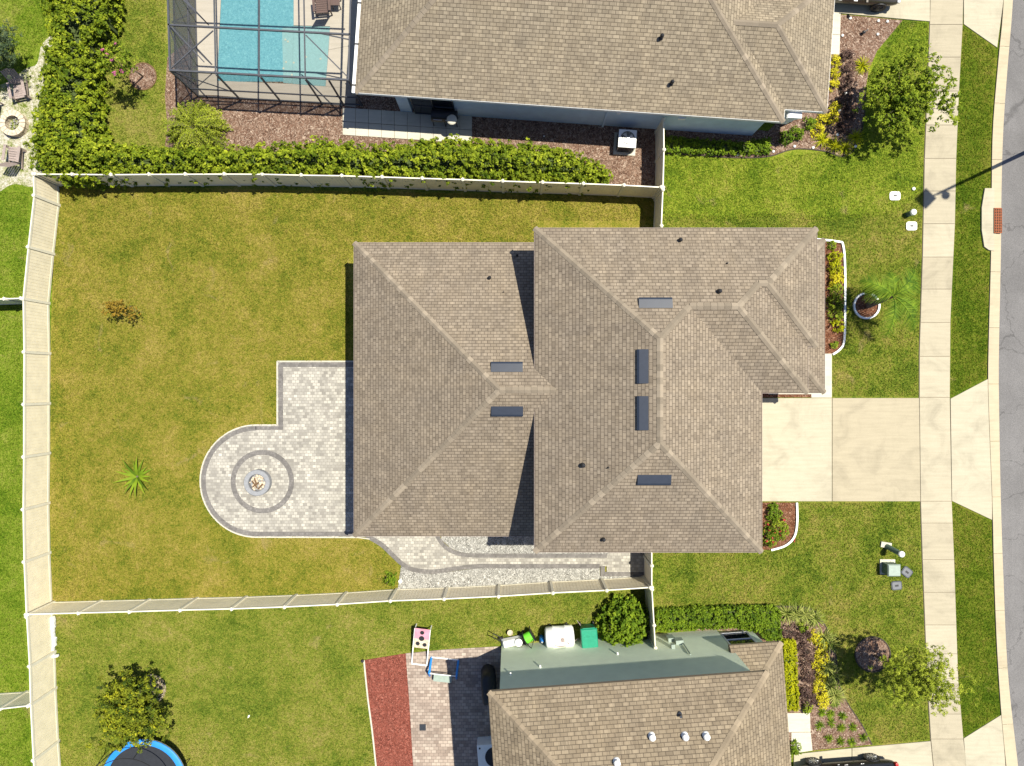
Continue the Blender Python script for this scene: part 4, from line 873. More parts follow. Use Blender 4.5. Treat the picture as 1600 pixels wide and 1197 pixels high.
# patio lounger by the pool
def lounge(px, py, rz, label, mat='wood', s=1.0):
    t = thing('patio_chair', label, 'chair', P(px, py, .06), rz); t.location.z = .06; mb = MB()
    for i in range(7): mb.box((0, -.30+i*.1*s, .38+.0*i), (.62, .085, .025))
    mb.build('seat', M[mat], t); mb = MB(); R = Matrix.Rotation(math.radians(62), 3, 'X')
    for i in range(6): mb.box(Vector((-.26+i*.105, .36+.16, .62+.02)), (.09, .025, .62), M=Matrix.Rotation(math.radians(-22), 3, 'X'))
    mb.build('backrest', M[mat], t)
    for sx in (-1, 1):
        mb = MB(); mb.box((sx*.36, 0, .56), (.12, .72, .03)); mb.build('armrest', M[mat], t)
        for sy in (-.30, .30): mb = MB(); mb.box((sx*.35, sy, .28), (.05, .06, .56)); mb.build('leg', M[mat], t)
    return t
lounge(507, 15, math.radians(185), 'dark brown patio chair on the deck right of the pool'); 
t = thing('side_table', 'dark brown small table by the chair at the top edge of the pool deck', 'table', P(527, 8, .06)); t.location.z = .06
mb = MB(); mb.box((0, 0, .45), (.45, .5, .03)); mb.build('table_top', M['wood'], t)
for a in (-.18, .18):
    for b in (-.2, .2): mb = MB(); mb.box((a, b, .22), (.04, .04, .44)); mb.build('leg', M['wood'], t)
# NW corner chairs and fire pit
def adir(px, py, rz, label):
    t = thing('adirondack_chair', label, 'chair', P(px, py), rz, 'weathered chairs round the stone fire ring')
    mb = MB()
    for i in range(6): mb.box((0, -.32+i*.11, .36-.012*i), (.52, .095, .022))
    mb.build('seat', M['greywood'], t); mb = MB(); Rm = Matrix.Rotation(math.radians(-28), 3, 'X')
    for i in range(6): x = -.25+i*.1; L = .85-abs(x)*.6; mb.box(Vector((x*1.1, .33+.22, .30+.37)) , (.085, .022, L), M=Rm)
    mb.build('backrest', M['greywood'], t)
    for sx in (-1, 1):
        mb = MB(); mb.box((sx*.34, -.02, .56), (.13, .75, .025)); mb.build('armrest', M['greywood'], t)
        mb = MB(); mb.box((sx*.31, -.33, .28), (.03, .11, .55)); mb.beam((sx*.29, -.35, .33), (sx*.29, .55, .08), .03, .12); mb.build('leg', M['greywood'], t)
    return t
adir(38, 146, math.radians(12), 'weathered wooden chair above the stone fire ring in the top left'); adir(30, 246, math.radians(172), 'weathered wooden chair below the stone fire ring in the top left'); adir(-6, 172, math.radians(80), 'weathered wooden chair cut by the left edge, left of the fire ring')
t = thing('stone_fire_ring', 'tan stone fire ring on sandy soil between weathered chairs', 'fire pit', P(27, 196))
mb = MB()
for k in range(16):
    a0 = 2*math.pi*k/16 + .02; a1 = a0 + 2*math.pi/16 - .04
    for lv, (z0, z1) in enumerate(((.0, .15), (.155, .3), (.305, .36))):
        ro = .58 if lv < 2 else .61; ri = .37 if lv < 2 else .35
        mb.prism([(ri*math.cos(a0), ri*math.sin(a0)), (ro*math.cos(a0), ro*math.sin(a0)), (ro*math.cos((a0+a1)/2), ro*math.sin((a0+a1)/2)), (ro*math.cos(a1), ro*math.sin(a1)), (ri*math.cos(a1), ri*math.sin(a1))], z0, z1)
mb.build('ring', M['stone'], t); mb = MB()
for k in range(26): a = random.uniform(0, 6.28); q = .3*math.sqrt(random.random()); s = random.uniform(.03, .06); mb.lathe((q*math.cos(a), q*math.sin(a), .1), [(s*.5, -s), (s, 0), (s*.3, s*.8)], 6)
mb.build('rocks', M['gravel'], t)
# ================================================================== SOUTH YARD OBJECTS
t = thing('trampoline', 'round trampoline with a bright blue rim and black mat at the bottom edge', 'trampoline', P(224, 1222, .9)); t.location.z = 0
mb = MB(); mb.lathe((0, 0, .86), [(1.72, .03), (1.97, .0), (1.99, .03), (1.95, .055), (1.72, .055)], 56, cap=False); mb.build('rim_pad', M['blue'], t, smooth=True)
mb = MB(); mb.lathe((0, 0, .86), [(1.74, 0), (1.74, .012)], 48); mb.build('jump_mat', M['black_mesh'], t); mb = MB(); mb.strip(circ((0, 0), 1.97, 48), .04, .82, .86, True); mb.build('frame', M['steel'], t)
for k in range(6):
    a = math.radians(20 + 60*k); mb = MB(); mb.tube([(1.9*math.cos(a), 1.9*math.sin(a), 0), (2.03*math.cos(a), 2.03*math.sin(a), .9), (2.06*math.cos(a), 2.06*math.sin(a), 1.9), (1.9*math.cos(a), 1.9*math.sin(a), 2.45)], .022, 8); mb.build('net_pole', M['black'], t)
mb = MB(); mb.strip(circ((0, 0), 1.9, 48), .03, 2.42, 2.45, True); mb.build('top_hoop', M['black'], t)
def tripleframe():
    t = thing('toss_game', 'pale framed toss game with a pink panel and four round black holes', 'game', P(658, 1010, .3), math.radians(-7)); t.location.z = .05; mb = MB()
    for sx in (-.36, .36): mb.beam((sx, -.95, .03), (sx, .02, .38), .05, .05); mb.beam((sx, .0, .38), (sx, .96, .62), .05, .05); mb.beam((sx, .9, .6), (sx, .95, .0), .04, .04); mb.beam((sx, 0, .36), (sx, .05, 0), .04, .04)
    mb.beam((-.36, -.95, .03), (.36, -.95, .03), .06, .06); mb.build('frame', M['white'], t)
    def pl(x, y, dz=.04): return (x, y, .38+(y-.0)*.25+dz)
    mb = MB(); mb.add([pl(-.36, -.02), pl(.36, -.02), pl(.36, .45), pl(-.36, .45), pl(-.36, -.02, .02), pl(.36, -.02, .02), pl(.36, .45, .02), pl(-.36, .45, .02)], [(0, 1, 2, 3), (7, 6, 5, 4), (0, 4, 5, 1), (1, 5, 6, 2), (2, 6, 7, 3), (3, 7, 4, 0)]); mb.build('lower_panel', M['stone'], t)
    mb = MB(); mb.add([pl(-.36, .45), pl(.36, .45), pl(.36, .98), pl(-.36, .98), pl(-.36, .45, .02), pl(.36, .45, .02), pl(.36, .98, .02), pl(-.36, .98, .02)], [(0, 1, 2, 3), (7, 6, 5, 4), (0, 4, 5, 1), (1, 5, 6, 2), (2, 6, 7, 3), (3, 7, 4, 0)]); mb.build('upper_panel', M['pink'], t)
    for (x, y, r) in ((0, .78, .10), (0, .48, .13), (-.16, .2, .10), (.17, .17, .10)):
        mb = MB(); n = 20; mb.add([pl(x+r*math.cos(2*math.pi*k/n), y+r*math.sin(2*math.pi*k/n), .045) for k in range(n)], [tuple(range(n))]); mb.build('hole', M['black'], t)
tripleframe()
t = thing('goal_frame', 'small blue and white folding goal standing on the tan paver patio', 'goal', P(694, 1043), math.radians(-6)); mb = MB()
for sx in (-.6, .6): mb.tube([(sx, .45, .03), (sx, -.42, .03)], .035, 8); mb.tube([(sx, -.4, .05), (sx, -.1, .55), (sx, .4, .08)], .05, 8)
each(mb, 'side_arm', M['blue'], t); mb = MB(); mb.tube([(-.6, .42, .06), (.6, .42, .06)], .03, 8); mb.tube([(-.6, -.1, .55), (.6, -.1, .55)], .022, 8); each(mb, 'cross_bar', M['white'], t)
mb = MB(); mb.box((0, -.36, .3), (.8, .32, .02)); mb.build('rebound_panel', M['util_pale'], t)
# grill under cover
t = thing('covered_grill', 'grill under a black fabric cover in the shade of the green house', 'grill', P(764, 1063), as_); mb = MB(); vs = []
prof = [(.0, 1.0), (.35, 1.02), (.8, .95), (1.05, .92), (1.2, .75), (1.24, .3)]
for (z_, s) in prof:
    for k in range(16):
        a = 2*math.pi*k/16; r = (1 + .05*math.sin(5*a+z_*6)); x = .34*s*r*math.copysign(abs(math.cos(a))**.5, math.cos(a)); y = .78*s*r*math.copysign(abs(math.sin(a))**.5, math.sin(a)); vs.append((x, y, z_+.04))
mb.add(vs, [(i*16+k, i*16+(k+1) % 16, (i+1)*16+(k+1) % 16, (i+1)*16+k) for i in range(len(prof)-1) for k in range(16)] + [tuple(5*16+k for k in range(16))]); mb.build('fabric_cover', M['black'], t, smooth=True)
mb = MB(); mb.box((-.1, -.2, 1.14), (.05, .12, .01)); mb.build('label_patch', M['white'], t)
t = thing('spa_cabinet', 'grey cabinet with a round black opening half under the green house eave', 'cabinet', P(770, 1172), as_); mb = MB(); mb.box((0, 0, .42), (1.35, 1.4, .84)); mb.build('cabinet', M['white'], t, bevel=.03)
mb = MB(); mb.lathe((.15, .1, .842), [(.48, 0), (.48, .01)], 32); mb.build('fan_opening', M['black'], t)
mb = MB(); mb.lathe((-.55, .55, .842), [(.04, 0), (.04, .02)], 10); mb.build('knob', M['black'], t)
# tank, bin, clutter
t = thing('storage_tank', 'white plastic tank lying on its side against the green wall', 'tank', P(873, 988), as_); mb = MB()
prof = [(.02, -.62), (.34, -.60), (.43, -.54), (.44, -.3), (.455, -.28), (.455, -.24), (.44, -.22), (.44, .2), (.455, .22), (.455, .26), (.44, .28), (.43, .54), (.34, .60), (.02, .62)]
vs = []; n = 28
for (r, x) in prof:
    for k in range(n): a = 2*math.pi*k/n; vs.append((x, r*math.cos(a), .5 + r*math.sin(a)))
mb.add(vs, [(i*n+k, i*n+(k+1) % n, (i+1)*n+(k+1) % n, (i+1)*n+k) for i in range(len(prof)-1) for k in range(n)]); mb.build('barrel', M['white'], t, smooth=True)
mb = MB(); mb.lathe((.1, 0, .93), [(.09, 0), (.09, .03), (.07, .04)], 16); mb.build('filler_cap', M['greywood'], t)
mb = MB(); 
for x in (-.35, .35): mb.beam((x, -.42, .06), (x, .42, .06), .06, .12)
each(mb, 'cradle', M['black'], t)
t = thing('garden_hose', 'tan garden hose looped along the foot of the white tank', 'hose', P(873, 1000, .4)); mb = MB()
for j in range(3): mb.tube([((.30+.02*j)*math.cos(a*.5) + .1, (.10+.015*j)*math.sin(a*.5)+.02*j, .55+.03*j+.05*math.sin(a)) for a in range(13)], .014, 6)
mb.tube([(.6, 0, .4), (.9, .15, .2), (1.05, .1, .03), (1.1, .6, .03), (.85, .95, .03)], .014, 6); mb.build('coil', M['greywood'], t)
t = thing('blue_bottle', 'blue gas bottle standing left of the white tank', 'bottle', P(846, 995)); mb = MB(); mb.lathe((0, 0, 0), [(.11, 0), (.12, .05), (.12, .5), (.06, .62), (.05, .68)], 16); mb.build('bottle', M['blue'], t, smooth=True)
mb = MB(); mb.lathe((0, 0, .68), [(.04, 0), (.04, .06)], 8); mb.build('valve', M['steel'], t)
t = thing('waste_bin', 'green wheeled bin with a square lid between the tank and the round bush', 'bin', P(917, 985), as_)
def frust(mb, x0, y0, z0, x1, y1, z1, cx=0, cy=0): mb.add([(-x0, -y0, z0), (x0, -y0, z0), (x0, y0, z0), (-x0, y0, z0), (cx-x1, cy-y1, z1), (cx+x1, cy-y1, z1), (cx+x1, cy+y1, z1), (cx-x1, cy+y1, z1)], [(3, 2, 1, 0), (4, 5, 6, 7), (0, 1, 5, 4), (1, 2, 6, 5), (2, 3, 7, 6), (3, 0, 4, 7)])
mb = MB(); frust(mb, .26, .30, .05, .33, .38, .95); mb.build('body', M['green_p'], t, bevel=.02); mb = MB(); frust(mb, .35, .42, .96, .31, .37, 1.03); mb.box((0, .08, 1.035), (.42, .03, .02)); mb.build('lid', M['green_p'], t, bevel=.02)
for sx in (-.28, .28): mb = MB(); mb.tube([(sx-.03, .33, .1), (sx+.03, .33, .1)], .1, 14); mb.build('wheel', M['black'], t)
mb = MB(); mb.tube([(-.25, .43, .98), (.25, .43, .98)], .018, 8); mb.build('handle', M['green_p'], t)
t = thing('hose_reel', 'black hose reel with a lime green hub beside the white tank', 'hose reel', P(826, 989), .5); mb = MB()
for sx in (-.16, .16): mb.lathe((0, 0, 0), [(0.001, 0), (.002, .001)], 4); mb.tube([(sx, -.22, .02), (sx*.6, 0, .5), (sx, .22, .02)], .018, 6); mb.tube([(sx-.01, 0, .42), (sx+.01, 0, .42)], .26, 20)
mb.build('frame', M['black'], t); mb = MB(); mb.tube([(-.15, 0, .42), (.15, 0, .42)], .19, 20); mb.build('hose_drum', M['lime'], t)
t = thing('push_mower', 'white and black garden machine lying near the green wall corner', 'garden machine', P(800, 1000), .2); mb = MB(); frust(mb, .42, .17, .08, .32, .12, .36); mb.build('housing', M['white'], t, bevel=.04)
mb = MB(); mb.lathe((.25, 0, .34), [(.14, 0), (.15, .1), (.08, .16)], 14); mb.build('motor', M['white'], t)
for a, b in ((-.4, .2), (.4, .2), (-.4, -.2), (.4, -.2)): mb = MB(); mb.tube([(a, b-.03, .1), (a, b+.03, .1)], .1, 14); mb.build('wheel', M['black'], t)
mb = MB(); mb.tube([(-.35, .1, .3), (-.65, .45, .6), (-.6, .6, .62), (-.3, .3, .5)], .018, 6); mb.tube([(.3, .15, .3), (.7, -.2, .7), (.85, .1, .72)], .018, 6); each(mb, 'handle', M['black'], t)
for o_ in bpy.data.objects:
    if o_.parent is None and o_.name in ('storage_tank', 'waste_bin', 'push_mower', 'hose_reel', 'goal_frame'): o_.scale = {'storage_tank': (1.12,)*3, 'waste_bin': (1.12,)*3, 'push_mower': (1.25,)*3, 'hose_reel': (1.25,)*3, 'goal_frame': (1.08,)*3}[o_.name]
t = thing('flower_pot', 'small pale pot among the clutter left of the hose reel', 'pot', P(797, 986)); mb = MB(); mb.lathe((0, 0, 0), [(.08, 0), (.12, .22), (.135, .22), (.135, .26), (.11, .26), (.10, .2)], 18); mb.build('pot', M['stone'], t); mb = MB(); mb.lathe((0, 0, .19), [(.1, 0), (.1, .005)], 14); mb.build('soil', M['joint'], t)
mb = MB(); mb.beam((0, 0, .06), (.75, .02, .06), .09, .09); o = mb.build('timber_post', M['stone']); o.location = P(961, 949); tag(o, 'short tan timber lying in the grass above the round bush', 'timber')
t = thing('wrapped_boards', 'crumpled white sheets piled at the foot of the left fence', 'sheeting', P(84, 990)); mb = MB()
for k in range(9): mb.box((random.uniform(-.07, .07), .75-k*.2, .1+random.uniform(0, .08)), (random.uniform(.18, .32), .24, .18), random.uniform(-.4, .4), M=Matrix.Rotation(random.uniform(-.4, .4), 3, 'X') @ Matrix.Rotation(random.uniform(-.3, .3), 3, 'Z'))
mb.box((.1, -1.0, .2), (.5, .12, .14), .1); mb.build('sheet', M['white'], t, bevel=.02)
mb = MB(); mb.lathe((0, 0, 0), [(.08, 0), (.09, .06), (.03, .09)], 12); o = mb.build('garden_light', M['white']); o.location = P(625.5, 908, .04); tag(o, 'white round ball light at the corner of the gravel strip', 'garden light')
mb = MB(); mb.lathe((0, 0, 0), [(.07, 0), (.07, .12), (.05, .14)], 12); o = mb.build('sprinkler_cap', M['black']); o.location = P(567, 1032); tag(o, 'black round sprinkler at the corner of the red mulch', 'sprinkler')
mb = MB(); mb.lathe((0, 0, 0), [(.05, 0), (.06, .05), (.02, .07)], 10); o = mb.build('sprinkler_cap', M['black']); o.location = P(93.5, 1158); tag(o, 'small dark sprinkler at the foot of the lower left fence', 'sprinkler')
mb = MB(); mb.box((0, 0, .03), (.06, .14, .05), -.5); o = mb.build('toy_piece', M['white']); o.location = P(389, 1119); tag(o, 'tiny white piece lying in the lower lawn', 'toy')
# ================================================================== FRONT UTILITIES
def lidbox(px, py, rz, label, m, cat='utility lid', w_=.42, d=.32):
    t = thing('valve_box', label, cat, P(px, py), rz); rr = lambda a, b, r: [(sx*(a/2-r)+r*math.cos(q), sy*(b/2-r)+r*math.sin(q)) for sx, sy, q0 in ((1, 1, 0), (-1, 1, math.pi/2), (-1, -1, math.pi), (1, -1, math.pi*1.5)) for q in (q0, q0+.52, q0+1.05, q0+1.57)]
    mb = MB(); mb.prism(rr(w_+.09, d+.09, .1), 0, .06); mb.build('rim', M['dark_metal' if m != 'white' else 'white'], t)
    mb = MB(); mb.prism(rr(w_, d, .07), .061, .074); mb.build('lid', M[m], t)
    mb = MB()
    mb.box((0, 0, .0765), (.17, .09, .004))
    mb.build('marking', M['black'], t); return t
lidbox(1397.5, 306.5, 0, 'white utility lid in the grass, the one nearest the sign shadow', 'white'); lidbox(1423.5, 353.5, 0, 'white utility lid in the grass below the short pedestal', 'white')
lidbox(1416, 893.5, math.radians(-38), 'grey tilted utility lid nearer the pavement', 'util_grey', d=.34); lidbox(1400, 914.5, math.radians(5), 'grey utility lid below the green transformer box', 'util_grey', d=.34)
def pedestal(px, py, h, label, lean=(0, 0)):
    t = thing('utility_pedestal', label, 'pedestal', P(px, py)); mb = MB(); mb.tube([(0, 0, 0), (lean[0]*.5, lean[1]*.5, h*.5), (lean[0], lean[1], h)], [.13, .12, .115], 18); mb.build('post', M['util_green'], t)
    mb = MB(); mb.lathe((lean[0], lean[1], h-.03), [(.14, 0), (.145, .08), (.12, .13), (.02, .15)], 18); mb.build('cap', M['white'], t, smooth=False); return t
pedestal(1419, 335, .42, 'short green pedestal with a white cap between the two white lids'); t = pedestal(1384, 853, .95, 'tall leaning green pedestal with a round white cap', (.22, -.16))
mb = MB(); mb.box((-.02, .06, .05), (.5, .26, .10), -.15); mb.build('base_plate', M['white_conc'], t)
t = thing('transformer_box', 'squat pale green transformer box on a small pad', 'utility box', P(1386, 886)); mb = MB(); mb.box((0, .02, .03), (.72, .72, .06)); mb.build('pad', M['white_conc'], t)
mb = MB(); frust(mb, .28, .26, .06, .27, .24, .62); mb.build('case', M['util_green'], t, bevel=.01); mb = MB(); frust(mb, .31, .29, .60, .27, .24, .68); mb.build('lid', M['util_pale'], t, bevel=.01)
mb = MB(); mb.lathe((0, 0, 0), [(.07, 0), (.08, .08), (.03, .12)], 12); o = mb.build('sprinkler_cap', M['white']); o.location = P(1426.5, 295.5); tag(o, 'small white cap in the grass right of the upper white lid', 'sprinkler')
# street lamp outside the frame on the right, its shadow crosses the pavement
hp = 12.6
def under(px, py, z): g = P(px, py); return Vector((g.x + KX*z, g.y + KY*z, z))
t = thing('street_lamp', 'tall street lamp beyond the right edge whose long shadow crosses the pavement', 'street lamp', (0, 0, 0))
bx = under(1445, 311, hp); base = under(1464, 303.5, hp); base.z = 0
mb = MB(); mb.tube([base, base + Vector((0, 0, hp*.5)), base + Vector((0, 0, hp))], [.10, .085, .06], 14); mb.lathe(base, [(.26, 0), (.26, .12), (.17, .3)], 14); mb.build('pole', M['dark_metal'], t)
mb = MB(); mb.beam(base + Vector((0, 0, hp)), bx + Vector((0, 0, 0)), .08, .08); mb.build('arm', M['dark_metal'], t)
mb = MB(); s = .49; mb.prism([(bx.x-s, bx.y), (bx.x, bx.y+s), (bx.x+s, bx.y), (bx.x, bx.y-s)], hp-.06, hp+.06); mb.build('lamp_head', M['dark_metal'], t)
q = under(1476, 306, hp-.6); mb = MB(); mb.lathe(q, [(.05, -.19), (.17, -.1), (.2, 0), (.17, .1), (.05, .19)], 18); mb.tube([q, Vector((base.x, base.y, hp-.75))], .02, 6); mb.build('globe', M['dark_metal'], t)
t.location = base; kids(t)
# ================================================================== CARS
def car(label, loc, rz, paint, rimm, L=4.7, Wd=1.85, Ht=1.65):
    t = thing('parked_car', label, 'car', loc, rz); hw = Wd/2
    # stations: x, half width, sill z, shoulder z
    st = [(-.5, .72, .42, .70), (-.485, .86, .32, .80), (-.44, .95, .24, .90), (-.30, 1.0, .20, .98), (-.1, 1.0, .20, 1.0), (.12, 1.0, .20, 1.0), (.26, .99, .20, .96), (.38, .97, .22, .88), (.455, .90, .26, .78), (.488, .80, .32, .68), (.5, .68, .40, .60)]
    mb = MB(); vs = []; n = 8
    for x, wf, z0, z1 in st:
        w_ = hw*wf
        for (a, b) in ((-1, 0), (-1.0, .45), (-.97, .85), (-.86, 1), (.86, 1), (.97, .85), (1.0, .45), (1, 0)): vs.append((x*L, a*w_*(.94 if b == 0 else 1), z0 + (z1-z0)*b + (.03 if abs(a) < .9 else 0)))
    fs = [(i*n+k, (i+1)*n+k, (i+1)*n+(k+1) % n, i*n+(k+1) % n) for i in range(len(st)-1) for k in range(n)] + [tuple(range(n)), tuple((len(st)-1)*n+k for k in range(n))[::-1]]
    mb.add(vs, fs); body = mb.build('body', paint, t, smooth=True, bevel=0)
    sm = body.modifiers.new('s', 'SUBSURF'); sm.levels = 1; sm.render_levels = 1
    mb = MB()    # greenhouse glass
    lo = [(-.455, .70, .93), (-.40, .80, .97), (.10, .85, .99), (.24, .80, .97)]; hi = [(-.37, .60, Ht-.06), (-.30, .66, Ht-.03), (.0, .68, Ht-.02), (.07, .62, Ht-.07)]
    vs = []
    for i in range(4): (x, w_, z) = lo[i]; (x2, w2, z2) = hi[i]; vs += [(x*L, -w_*hw*1.07, z), (x2*L, -w2*hw*1.07, z2), (x2*L, w2*hw*1.07, z2), (x*L, w_*hw*1.07, z)]
    mb.add(vs, [(i*4+k, (i+1)*4+k, (i+1)*4+k+1, i*4+k+1) for i in range(3) for k in range(3)] + [(0, 1, 2, 3), (15, 14, 13, 12)]); mb.build('windows', M['glass'], t)
    mb = MB(); mb.prism([(-.38*L, -.60*hw), (.06*L, -.62*hw), (.075*L, 0), (.06*L, .62*hw), (-.38*L, .60*hw)], Ht-.055, Ht+.005); mb.build('roof_panel', paint, t, bevel=.03)
    mb = MB()
    for y in (-.64*hw, .64*hw): mb.tube([(-.34*L, y, Ht+.0), (-.3*L, y, Ht+.05), (.0, y, Ht+.05), (.04*L, y, Ht)], .018, 6)
    each(mb, 'roof_rail', M['steel'], t)
    for sy in (-1, 1):
        for x in (-.285, .30):
            mb = MB(); mb.tube([(x*L, sy*(hw-.20), .35), (x*L, sy*(hw+.012), .35)], .35, 28); w0 = mb.build('wheel', M['black'], t)
            mb = MB(); mb.tube([(x*L, sy*(hw+.0), .35), (x*L, sy*(hw+.02), .35)], .235, 24); mb.build('rim', M['dark_metal'], w0)
            mb = MB()
            for k in range(10): a = 2*math.pi*k/10; mb.beam((x*L, sy*(hw+.03), .35), (x*L+.23*math.cos(a), sy*(hw+.03), .35+.23*math.sin(a)), .035, .02)
            mb.build('spoke', M[rimm], w0)
        mb = MB(); mb.box((.115*L, sy*(hw+.07), 1.0), (.12, .2, .13)); mb.build('mirror', paint, t, bevel=.02)
        mb = MB(); mb.box((.468*L, sy*hw*.72, .70), (.14, .3, .12)); mb.build('headlight', M['steel'], t, bevel=.02)
        mb = MB(); mb.box((-.478*L, sy*hw*.76, .80), (.14, .28, .20)); mb.build('taillight', M['taillight'], t, bevel=.02)
        mb = MB()
        for x in (-.14, .02): mb.box((x*L, sy*(hw+.0), .84), (.16, .03, .03))
        each(mb, 'handle', M['steel'], t)
    return t
M['paint_dark'] = plain('black_paint', (.022, .022, .026), .2, .4, .05, 1, .6); M['paint_brown'] = plain('bronze_paint', (.085, .075, .062), .3, .5, .05, 1, .6); M['taillight'] = plain('red_lens', (.5, .02, .02), .3)
c1 = P(1350, 1184, .35); car('black car parked nose in on the driveway at the bottom edge', (14.65+1.1, -18.72, .05), math.radians(4.2)+math.pi, M['paint_dark'], 'steel')
car('bronze brown car at the top edge with only one wheel showing', (16.0, 18.75, .05), math.radians(-3.9), M['paint_brown'], 'dark_metal', L=4.6)
# ================================================================== PLANTS
hl = [(76, -60), (168, -60), (169, 15), (164, 45), (150, 60), (138, 75), (143, 110), (140, 150), (144, 190), (150, 216), (185, 232)]
zt = 2.0
def HP(pts, z=1.5): return [P(a, b, z).xy for a, b in pts]
hedge('tall leafy hedge running up the left side of the pool yard', HP(hl + [(185, 262), (76, 264), (68, 250), (66, 215), (74, 180), (82, 150), (84, 120), (90, 95), (96, 70), (88, 30)], 1.2), 2.25, M['leaf_hedge'], cs=.155, k=13, lsize=.14, rag=.45)
hedge('long leafy hedge running behind the fence above the middle yard', HP([(72, 234), (110, 226), (160, 234), (210, 236), (262, 240), (340, 238), (420, 236), (470, 232), (500, 225), (540, 232), (580, 238), (640, 230), (680, 224), (740, 226), (800, 230), (850, 235), (885, 243), (915, 255), (945, 272), (950, 281), (900, 280), (700, 274), (500, 267), (300, 264), (220, 266), (150, 272), (125, 279), (95, 277), (72, 268)], 1.5), 2.2, M['leaf_hedge'], cs=.155, k=13, lsize=.135, rag=.42)
hedge('clipped green hedge along the side of the green house', HP([(1028, 958), (1100, 954), (1216, 951), (1221, 960), (1222, 1003), (1200, 1003), (1190, 990), (1150, 982), (1028, 988)], .8), .85, M['leaf_bush'], cs=.085, k=10, lsize=.085, rag=.08)
hedge('narrow yellow green clipped hedge in front of the green house', HP([(1227, 1004), (1245, 1004), (1250, 1112), (1230, 1114)], .6), .6, M['leaf_lime'], cs=.075, k=10, lsize=.07, rag=.06)
hedge('low dark green hedge in the shade below the blue grey house', HP([(1042, 214), (1200, 226), (1205, 236), (1120, 238), (1042, 234)], .4), .5, M['leaf_bush'], cs=.12, k=10, lsize=.09, rag=.15)
shrub(0, 0, 1.4, 1.75, M['leaf_bush'], 'big round bush between the green bin and the narrow fence', wp=P(973, 968, .0)+Vector((0, -.0, 0)), lsize=.14, dens=2.6, name='round_bush')
# weeping bush
t = thing('weeping_bush', 'large drooping lime green bush at the corner of the pool cage', 'bush', P(314, 207)); t.scale = (.86, .9, 1); mb = MB(); p = []; rvs = []
for i in range(400):
    a = random.uniform(0, 6.283); el = random.uniform(.5, 1.52); L = random.uniform(1.0, 1.75)*(1.12 if -1 < math.sin(a) < .2 else .95); q = Vector((.1*math.cos(a), .1*math.sin(a), random.uniform(.1, .5)))
    d = Vector((math.cos(a)*math.cos(el), math.sin(a)*math.cos(el), math.sin(el))); pts = [q.copy()]; r0 = random.gauss(.55, .2)
    for k in range(12):
        q = q + d*L/12; d = (d + Vector((math.cos(a)*.05, math.sin(a)*.05, -.17))).normalized(); q.z = max(q.z, .05); pts.append(q.copy())
        if k > 2:
            for m_ in range(9): p.append([q.x + random.gauss(0, .035) + d.x*random.uniform(-.08, .08), q.y + random.gauss(0, .035) + d.y*random.uniform(-.08, .08), q.z + random.gauss(0, .03)]); rvs.append(r0 + random.gauss(0, .15))
    mb.tube(pts, [.012*(1-k/14)+.003 for k in range(13)], 4)
mb.build('branches', M['bark'], t); leafmesh('foliage', p, np.tile([0, 0, 1.], (len(p), 1)), .095, M['leaf_soft'], t, .35, np.array(rvs))
# trees
tree('crape myrtle with pink flowers and a thin trunk in a mulch circle', P(224, 120), P(180, 93, 2.6), .75, .62, .6, M['leaf_mid'], nl=13, k=30, lsize=.11, spread=.15, name='flowering_tree', trunk=.04, extra=(M['petal_pink'], .28))
tree('airy young tree at the top right spreading over the pavement', P(1385, 172), P(1418, 145, 2.5), 2.15, 1.9, 1.1, M['leaf_mid'], nl=48, k=78, lsize=.125, spread=.22, trunk=.06, low=.2)
tree('feathery light green tree leaning over the pavement at the bottom right', P(1366, 1024), P(1430, 1060, 3.2), 1.95, 1.55, 1.15, M['leaf_soft'], nl=44, k=108, lsize=.125, spread=.20, trunk=.06, asp=.28, low=.15)
tree('dense dark tree with yellow tips beside the trampoline', P(236, 1077), P(200, 1112, 2.0), 1.35, 1.25, .85, M['leaf_citrus'], nl=64, k=132, lsize=.12, spread=.26, trunk=.06, low=.1)
tree('dark grey green conifer cut off by the left edge', P(2, 82), P(-14, 72, 2.2), .8, 1.05, 1.0, M['leaf_spruce'], nl=34, k=80, lsize=.11, spread=.2, trunk=.07, asp=.3, name='conifer_tree')
# orange shrub
tree('small sparse shrub with orange leaves alone in the middle lawn', P(207, 478), P(186, 486, 1.1), .75, .42, .35, M['leaf_orange'], nl=9, k=30, lsize=.1, spread=.12, name='orange_shrub', cat='shrub', trunk=.025)
# lone spiky plant
t = thing('spiky_plant', 'spiky green strappy plant alone in the middle lawn', 'plant', P(217, 744)); mb = MB(); az = [2*math.pi*k/17 + random.uniform(-.12, .12) for k in range(17)]
blades(mb, (0, 0, .12), 17, .98, .15, droop=.42, el0=.35, el1=.75, seg=7, az=az); mb.build('leaves', M['leaf_bush'], t); mb = MB(); mb.lathe((0, 0, 0), [(.08, 0), (.07, .1), (.03, .2)], 10); mb.build('stem', M['bark'], t)
